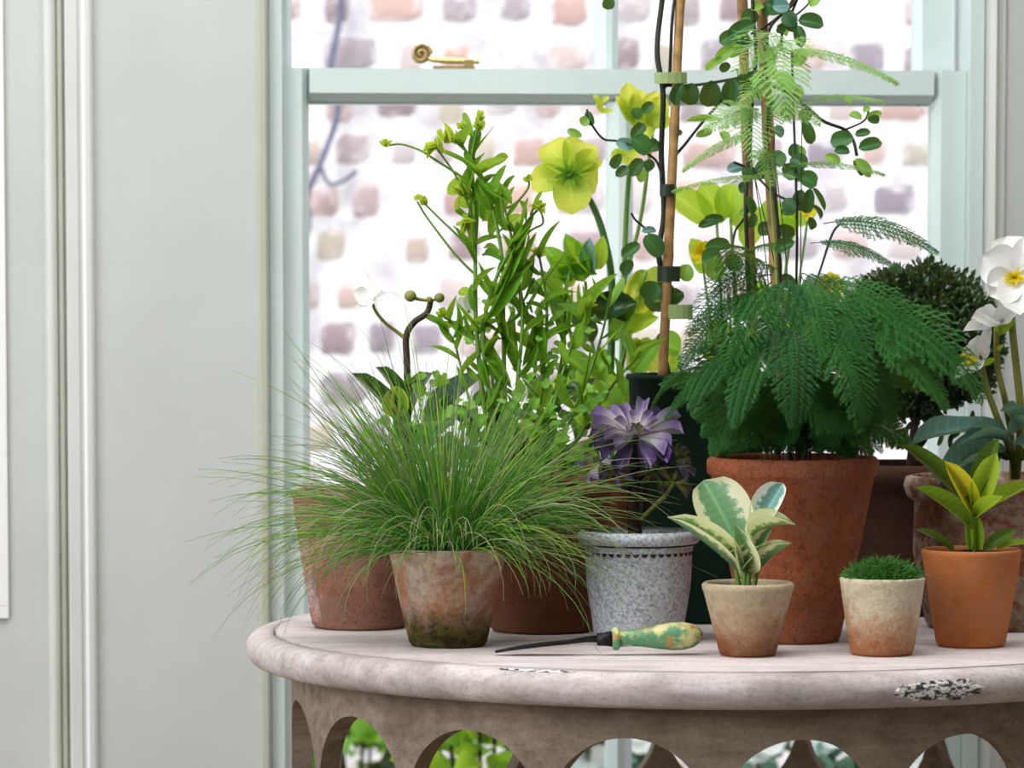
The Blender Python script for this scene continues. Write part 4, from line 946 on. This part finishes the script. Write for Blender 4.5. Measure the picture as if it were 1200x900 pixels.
# crown and left side
for a in ((905, 322, -.22, 806, 392, -.27, .85), (915, 318, -.22, 830, 352, -.26, .8), (890, 345, -.25, 796, 432, -.28, .8), (905, 330, -.24, 850, 440, -.30, .9), (925, 322, -.24, 905, 430, -.31, 1.), (940, 325, -.24, 965, 430, -.31, .9), (955, 335, -.24, 1020, 440, -.3, .9), (880, 380, -.26, 808, 480, -.29, .8), (900, 380, -.28, 860, 500, -.31, .8), (960, 380, -.27, 1010, 505, -.3, .8), (985, 390, -.26, 1050, 500, -.27, .8), (930, 385, -.29, 930, 500, -.32, .9), (880, 300, -.16, 840, 316, -.22, .9), (870, 420, -.25, 780, 490, -.27, .45), (870, 300, -.15, 920, 296, -.22, .8), (890, 312, -.2, 842, 330, -.27, 1.), (830, 430, -.24, 764, 480, -.25, .2)):
    fr(r.choice(FD), *a)
for i in range(70):
    a = r.uniform(0, 2*pi); q = r.uniform(.3, 1); x0, y0 = 925+70*q*cos(a), 415+70*q*sin(a); Ya = Y0+r.uniform(-.09, .09)
    dx = (x0-925)*r.uniform(.4, 1.3)+r.uniform(-50, 50); dy = r.uniform(-25, 75)
    fr(r.choice(FD), x0, y0, Ya, x0+dx, min(y0+dy, 522), Ya+r.uniform(-.06, .05), r.uniform(.75, 1.1), (r.uniform(-.6, .6), -.7, r.uniform(.3, 1)))
for i in range(64):                                    # low fronds hiding the soil
    s = r.choice([-1, 1]); x0 = 928+s*r.uniform(0, 60); y0 = r.uniform(455, 505); Ya = Y0+r.uniform(-.08, .09)
    fr(r.choice(FD[:3]), x0, y0, Ya, x0+s*r.uniform(20, 80), min(y0+r.uniform(-10, 60), 533), Ya+r.uniform(-.05, .04), r.uniform(.8, 1.2), (r.uniform(-.6, .6), -.8, r.uniform(.2, .8)), root=False)
for i in range(26):
    x0 = 928+r.uniform(-45, 45); Ya = Y0+r.uniform(-.03, .09); s = r.choice([-1, 1])
    fr(r.choice(FD[:3]), x0, r.uniform(450, 490), Ya, x0+s*r.uniform(0, 40), r.uniform(515, 536), Ya+r.uniform(-.04, .02), r.uniform(.9, 1.3), (r.uniform(-.4, .4), -1, r.uniform(0, .4)), root=False)
# ------------------------------------------------------------------ 8 clipped box ball
g = pot_geo(1062, 542, 92, None, 70, Y=.22); Y0 = g[0].y
t = Thing('potted_box_ball', g[0], 'clipped box ball with small glossy dark leaves in dark brown pot', 'potted plant', 'potted plants')
make_pot(t, g, M_brown, 'thick', .016, seed=8.)
stem(t, [(1066, 556, Y0), (1070, 520, Y0), (1072, 490, Y0), (1072, 440, Y0)], 6, S_trunk, 'trunk', 8)
C = W(1076, 405, Y0); s_ = sc(Y0); r = random.Random(88); vs, fs, uv = [], [], []; bv, bf = [], []
for i in range(13000):
    d = V((r.gauss(0, 1), r.gauss(0, 1), r.gauss(0, 1))).normalized(); q = r.uniform(.55, 1)**.5*(1+.13*NZ.noise(d*3.1)+.06*NZ.noise(d*9))
    if d.z < -.55: q *= .86
    p = C+V((d.x*93/s_, d.y*93/s_, d.z*92/s_))*q
    o = (d+V((r.gauss(0, .7), r.gauss(0, .7), r.gauss(.3, .7)))).normalized(); sd_ = o.orthogonal().normalized(); sd_ = M.Rotation(r.uniform(0, 6.28), 3, o) @ sd_
    L = r.uniform(.009, .0145); w_ = L*.27; b_ = len(vs); nn = o.cross(sd_)
    vs.extend([p, p+o*L*.5+sd_*w_, p+o*L-nn*L*.08, p+o*L*.5-sd_*w_, p+o*L*.5+nn*L*.10]); uv.extend([(.5, 0), (1, .5), (.5, 1), (0, .5), (.5, .5)])
    fs.extend([(b_, b_+1, b_+4), (b_+1, b_+2, b_+4), (b_+2, b_+3, b_+4), (b_+3, b_, b_+4)])
    if i % 40 == 0: tube([C+(p-C)*.15, C+(p-C)*.6+V((r.gauss(0, .006), 0, r.gauss(0, .006))), p], [.0022, .0015, .0008], bv, bf, 4, False)
t.mesh('foliage', vs, fs, L_box, uv=uv, kind='stuff', smooth=False); t.mesh('twigs', bv, bf, S_trunk, kind='stuff')
for i in range(26):                                    # lower leafy twigs under the ball
    x = r.uniform(1030, 1160); y = r.uniform(478, 520); a = r.uniform(-2.6, -.5); leaf(t, ov[2], (x, y, Y0), (x+16*cos(a), y-16*sin(a), Y0), 6, (0, -1, 0))
# ------------------------------------------------------------------ 9 white hellebore in the mottled pot
g = pot_geo(1166, 557, 106, 735, 80); Y0 = g[0].y
t = Thing('potted_white_hellebore', g[0], 'hellebore with pure white flowers and blue green leaves in lichen mottled clay pot', 'potted plant', 'potted plants')
make_pot(t, g, M_tc_mot, 'thick', .014, seed=9., wob=.02)
Yf = Y0-.05; r = random.Random(99)
stem(t, [(1190, 570, Y0), (1196, 490, Yf), (1191, 430, Yf), (1186, 380, Yf), (1186, 335, Yf)], 5, S_olive, taper=.8)
stem(t, [(1186, 570, Y0), (1186, 520, Y0), (1178, 470, Yf), (1169, 430, Yf), (1168, 386, Yf), (1172, 372, Yf)], 4.2, S_olive, taper=.8)
stem(t, [(1188, 570, Y0), (1186, 535, Y0-.02), (1172, 498, Yf), (1158, 460, Yf), (1150, 426, Yf), (1148, 412, Yf)], 4.4, S_olive, taper=.8)
for x, y, w_, dy in ((1152, 300, 52, -.01), (1180, 274, 46, .01), (1222, 286, 50, .01), (1228, 336, 52, -.01), (1162, 346, 46, -.02), (1196, 366, 50, -.03)):
    leaf(t, petal, (1188, 324, Yf-.02), (x, y, Yf-.02+dy), w_, (0, -1, .1), 'petal')
sta = leafmesh('stamen', L_yel, .3, .3, .2, nl=3, nw=2)
for i in range(34):
    a = r.uniform(0, 2*pi); q = r.uniform(6, 15); leaf(t, sta, (1189, 325, Yf-.022), (1189+q*cos(a), 325-q*sin(a)*.8, Yf-.036), 3, name='stamen')
for x, y, w_ in ((1130, 386, 16), (1140, 372, 24), (1150, 364, 22), (1176, 352, 22), (1196, 360, 22)): leaf(t, petal2, (1174, 377, Yf), (x, y, Yf-.03), w_, (0, -1, .5), 'petal')
for x0, y0, x1, y1, w_ in ((1150, 420, 1120, 442, 16), (1150, 420, 1146, 394, 26), (1152, 416, 1160, 382, 14), (1150, 420, 1128, 410, 20), (1151, 420, 1138, 436, 16)): leaf(t, petal2, (x0, y0, Yf), (x1, y1, Yf-.02), w_, (-.3, -1, .3), 'petal')
for i in range(14):
    leaf(t, sta, (1146, 420, Yf-.012), (1146+r.uniform(-22, -8), 420+r.uniform(-8, 12), Yf-.03), 3, name='stamen')
for x0, y0, x1, y1, w_ in ((1151, 428, 1166, 420, 8), (1168, 410, 1176, 404, 6), (1170, 392, 1190, 374, 10), (1172, 390, 1166, 376, 9)): leaf(t, limel, (x0, y0, Yf-.005), (x1, y1, Yf-.01), w_, name='bract')
glw = leafmesh('glauc_long', L_glauc, .75, .4, .9, .1, .05, wave=.035, nl=14); glw2 = leafmesh('glauc_wide', L_glauc, .6, .5, .7, .2, .08, wave=.03, nl=12, seed=4)
for x0, y0, x1, y1, w_, m in ((1184, 514, 1070, 496, 27, glw), (1178, 530, 1098, 552, 34, glw2), (1172, 540, 1120, 572, 26, glw2), (1186, 510, 1230, 480, 34, glw2), (1180, 518, 1128, 508, 16, glw2), (1184, 520, 1215, 520, 26, glw), (1190, 508, 1180, 470, 14, glw2)):
    leaf(t, m, (x0, y0, Y0-.05), (x1, y1, Y0-.10), w_, (0, -.7, 1))
for x0, y0, x1, y1, w_ in ((1180, 540, 1122, 520, 15), (1186, 545, 1226, 530, 18), (1184, 540, 1140, 530, 14)): leaf(t, strap, (x0, y0, Y0-.02), (x1, y1, Y0-.04), w_, (0, -.8, 1))
# ------------------------------------------------------------------ 10 strap leaves in the clean clay pot
g = pot_geo(1138.5, 643, 59, 757, 41); Y0 = g[0].y
t = Thing('potted_strap_plant', g[0], 'yellow green strap leaved plant in smooth clean orange clay pot', 'potted plant', 'potted plants')
make_pot(t, g, M_tc_new, 'plain', .006, seed=10., wob=.004)
stem(t, [(1142, 652, Y0), (1143, 630, Y0), (1143, 606, Y0), (1142, 590, Y0)], 4.5, S_green, taper=.8)
sA = [leafmesh('strap_a', L_str, .6, .5, .5, .0, .22, nl=10), leafmesh('strap_l', L_strl, .7, .45, .3, .1, .15, nl=10), leafmesh('strap_y', L_stry, .6, .5, .25, .1, .15, nl=10), leafmesh('strap_d', L_strd, .6, .5, .4, .0, .2, nl=10)]
for x0, y0, x1, y1, w_, m, dy, nh in ((1141, 606, 1059, 516, 19, 3, -.01, (.4, -1, .3)), (1142, 602, 1109, 541, 24, 2, -.03, (.2, -1, .1)), (1143, 600, 1167, 532, 29, 1, -.03, (-.2, -1, .1)), (1140, 596, 1168, 512, 24, 3, .0, (-.4, -1, .2)), (1138, 622, 1079, 568, 21, 0, -.03, (.4, -1, .4)), (1145, 604, 1207, 564, 20, 0, -.01, (-.2, -1, .6)), (1143, 606, 1172, 582, 18, 1, -.045, (-.3, -1, .3)), (1146, 646, 1145, 604, 14, 0, -.01, (0, -1, 0)), (1136, 646, 1134, 606, 10, 0, -.01, (0, -1, 0)), (1118, 648, 1076, 618, 8, 3, -.02, (.3, -1, .6)), (1152, 645, 1190, 620, 16, 3, -.01, (-.2, -1, .3)), (1168, 644, 1206, 634, 8, 0, -.02, (-.2, -1, .5))):
    leaf(t, sA[m], (x0, y0, Y0), (x1, y1, Y0+dy), w_, nh)
# ------------------------------------------------------------------ 11 cushion of short grass in the pale pot
g = pot_geo(1034, 676, 50.5, 767, 37.5); Y0 = g[0].y
t = Thing('potted_cushion_grass', g[0], 'low dense cushion of green grass in small pale crusted clay pot', 'potted plant', 'potted plants')
make_pot(t, g, M_tc_pale, 'plain', .006, seed=11., wob=.01)
r = random.Random(111); vs, fs, mi, uv = [], [], [], []; b = g[0]
for i in range(1900):
    a = r.uniform(0, 2*pi); q = sqrt(r.random()); rad = q*g[1]*.86; hh = .026*(1-q*q*.75)
    p = V((b.x+rad*cos(a), b.y+rad*sin(a), b.z+g[3]-.008)); p2 = p+V((0, 0, hh*r.uniform(.3, .9)))
    blade(p2, a+r.uniform(-1.2, 1.2), R(r.uniform(30, 88)), r.uniform(.008, .016), r.uniform(.3, 1.6), .00075, r.choices([0, 1, 2], [6, 1, .5])[0], 4, 3)
t.mesh('grass_cushion', vs, fs, [leafmat('cushion_green', G(44, 112, 36), G(84, 148, 60), .3, .4), leafmat('cushion_dark', G(30, 76, 30), G(52, 100, 40), .2, .4), leafmat('cushion_pale', G(110, 160, 90), G(140, 180, 110), .3, .4)], uv=uv, mi=mi, kind='stuff')
vs, fs = [], []; lathe([(g[1]*.84, 0), (g[1]*.7, .010), (g[1]*.4, .019), (.002, .023)], b+V((0, 0, g[3]-.012)), vs, fs, 24, .1); t.mesh('root_cushion', vs, fs, L_fern)
# ------------------------------------------------------------------ 12 variegated peperomia
g = pot_geo(876.5, 682, 53.5, 768, 34); Y0 = g[0].y
t = Thing('potted_variegated_plant', g[0], 'cream edged variegated leaves in small limed tan clay pot', 'potted plant', 'potted plants')
make_pot(t, g, M_tc_var, 'bead', .008, seed=12., wob=.01)
va = leafmesh('var_big', L_var, .55, .42, .35, .15, .05, nl=14, nw=8); vb = leafmesh('var_blue', L_varb, .6, .5, .2, .1, .15, nl=12, nw=6); vc = leafmesh('var_fold', L_var, .5, .5, 1.0, .35, .1, nl=12, nw=6); vd = leafmesh('var_back', L_var, .55, .5, .5, .0, .35, nl=12, nw=6, seed=4)
for x0, y0, x1, y1, w_, m, dy, nh in ((868, 648, 826, 560, 66, va, .015, (.2, -1, .2)), (886, 624, 917, 565, 36, vb, .01, (-.5, -1, .1)), (880, 630, 927, 603, 15, vc, -.02, (-.2, -.7, 1)), (866, 672, 788, 601, 17, vd, -.02, (.75, -1, .2)), (872, 668, 866, 620, 28, vc, -.035, (0, -.9, .5)), (884, 660, 902, 618, 18, vd, -.01, (-.5, -1, .2)), (886, 674, 922, 632, 11, vd, -.02, (-.5, -.6, .9)), (876, 664, 888, 640, 14, vc, -.03, (-.3, -1, .4)), (870, 652, 850, 644, 10, vc, -.03, (0, -.8, .8))):
    leaf(t, m, (x0, y0, Y0), (x1, y1, Y0+dy), w_, nh)
for p in ([(872, 690), (872, 665), (868, 640)], [(876, 690), (880, 655), (886, 624)], [(866, 690), (864, 675), (862, 660)], [(882, 690), (885, 680), (888, 668)]): stem(t, [(x, y, Y0) for x, y in p], 3.6, S_green, n=4)
# ------------------------------------------------------------------ 13 lime leaved plant with yellow flowers behind the climber
g = pot_geo(876, 560, 70, None, 54, Y=.37); Y0 = g[0].y
t = Thing('potted_lime_plant', g[0], 'broad lime green leaves and yellow flowers behind the bamboo canes', 'potted plant', 'potted plants')
make_pot(t, g, M_brown, 'bead', .014, seed=13.)
r = random.Random(131)
big = leafmesh('lime_broad', L_lime, .5, .5, .5, .1, .06, nl=10); big2 = leafmesh('lime_broad_b', L_lime, .45, .42, .8, .12, .04, nl=10, seed=2)
for x0, y0, x1, y1, w_ in ((832, 262, 786, 220, 34), (846, 262, 824, 212, 34), (850, 256, 858, 214, 34), (866, 270, 876, 228, 30), (928, 266, 950, 228, 34), (918, 268, 896, 234, 30), (934, 262, 946, 240, 24), (872, 290, 890, 240, 30), (826, 320, 812, 280, 26), (930, 280, 906, 262, 34)):
    leaf(t, r.choice([big, big2]), (x0, y0, Y0), (x1, y1, Y0+r.uniform(-.02, .02)), w_, (r.uniform(-.2, .2), -1, .3))
yp = leafmesh('yellow_petal', L_yel, .5, .38, .4, .2)
for cx, cy, n, L in ((822, 296, 6, 14), (972, 338, 8, 19), (772, 420, 5, 14), (952, 412, 5, 12), (866, 394, 4, 12), (944, 390, 4, 10), (1062, 376, 4, 11), (948, 246, 4, 12)):
    for i in range(n):
        a = 2*pi*i/n+r.uniform(-.2, .2); Y = Y0-.02; leaf(t, yp, (cx, cy, Y), (cx+L*cos(a), cy-L*sin(a), Y-.012), L*.95, (0, -1, .1), 'petal')
    stem(t, [(876+(cx-876)*.2, 575, Y0), (876+(cx-876)*.7, (cy+540)/2, Y0), (cx, cy, Y0-.016)], 2, S_green, 'flower_stem', 5)
for p in ([(870, 575), (850, 420), (840, 262)], [(880, 575), (905, 420), (928, 266)], [(872, 575), (866, 420), (856, 256)]): stem(t, [(x, y, Y0) for x, y in p], 2.6, S_green)
scatter(t, 26, 880, 420, 90, 70, Y0, .03, 24, 40, [big, big2, ov[1]], None, r)
# ------------------------------------------------------------------ garden beyond the panes
def shrub(name, label, px, py, Y, n, rx, rz, meshes, lo, hi, seed, cat='shrub', petals=None):
    rr = random.Random(seed); c = W(px, py, Y); zg = -.06; t = Thing(name, (c.x, c.y, zg), label, cat, 'plants in the garden yard')
    h = c.z-zg; vs, fs = [], []
    for i in range(9):
        a = rr.uniform(0, 6.28); q = c+V((rx*.7*cos(a), rx*.5*sin(a), rz*rr.uniform(-.3, .8))); tube([V((c.x, c.y, zg)), V((c.x, c.y, zg))+V((q.x-c.x, q.y-c.y, h))*.5, q], [.008, .006, .003], vs, fs, 5)
    t.mesh('branches', vs, fs, S_trunk)
    for i in range(n):
        d = V((rr.gauss(0, 1), rr.gauss(0, 1), rr.gauss(0, 1))).normalized(); p = c+V((d.x*rx, d.y*rx*.7, d.z*rz))*rr.uniform(.4, 1)
        L = rr.uniform(lo, hi); o = (d+V((rr.gauss(0, .5), rr.gauss(0, .5)-.2, rr.gauss(.2, .5)))).normalized()
        t.inst('leaf', rr.choice(meshes), frame(p, p+o*L, L*.5, (rr.gauss(0, .5), -1, rr.gauss(.6, .3))))
    if petals:
        for i in range(petals):
            p = c+V((rr.uniform(-rx, rx), -rx*.8, rr.uniform(0, rz)))
            for k in range(5): a = k*1.257; t.inst('petal', petal2, frame(p, p+V((.05*cos(a), -.01, .035*sin(a))), .05, (0, -1, .3)))
    return t
shrub('garden_shrub', 'bright green leafy shrub outside the pane, low behind the table apron', 566, 894, 1.45, 110, .10, .11, [ov[0], ov[1], limel], .05, .09, 5)
shrub('garden_shrub', 'dark green leafy shrub in the yard under the left window edge', 410, 905, 2.45, 110, .14, .12, [ov[2], ov[1]], .05, .08, 6)
shrub('garden_shrub', 'shrub with white flowers in the yard, low outside the panes', 690, 900, 2.2, 70, .11, .08, [ov[3], ov[2]], .06, .1, 8, petals=3)
shrub('garden_shrub', 'blue green shrub with pale blooms in the yard near the right panes', 960, 905, 1.9, 80, .16, .08, [ov[3], ov[2]], .06, .1, 9, petals=3)
# bare climbing twig against the brick
vs, fs = [], []; Yb = GY-.06
def twig(pts, r0): tube([W(x, y, Yb) for x, y in spline(pts, 5)], r0, vs, fs, 6)
twig([(404, -60), (398, 20), (386, 90), (396, 130), (376, 190), (358, 235), (350, 320), (340, 420), (330, 900), (330, 1020)], .006)
twig([(376, 195), (385, 215), (402, 212), (418, 200)], .004); twig([(358, 235), (364, 260), (352, 300)], .003)
single('bare_climber_stem', vs, fs, plain('grey_twig', srgb(112, 112, 136), .8, .2), 'thin bare climber stem on the whitewashed brick wall outside', 'branch', loc=W(330, 1020, Yb))
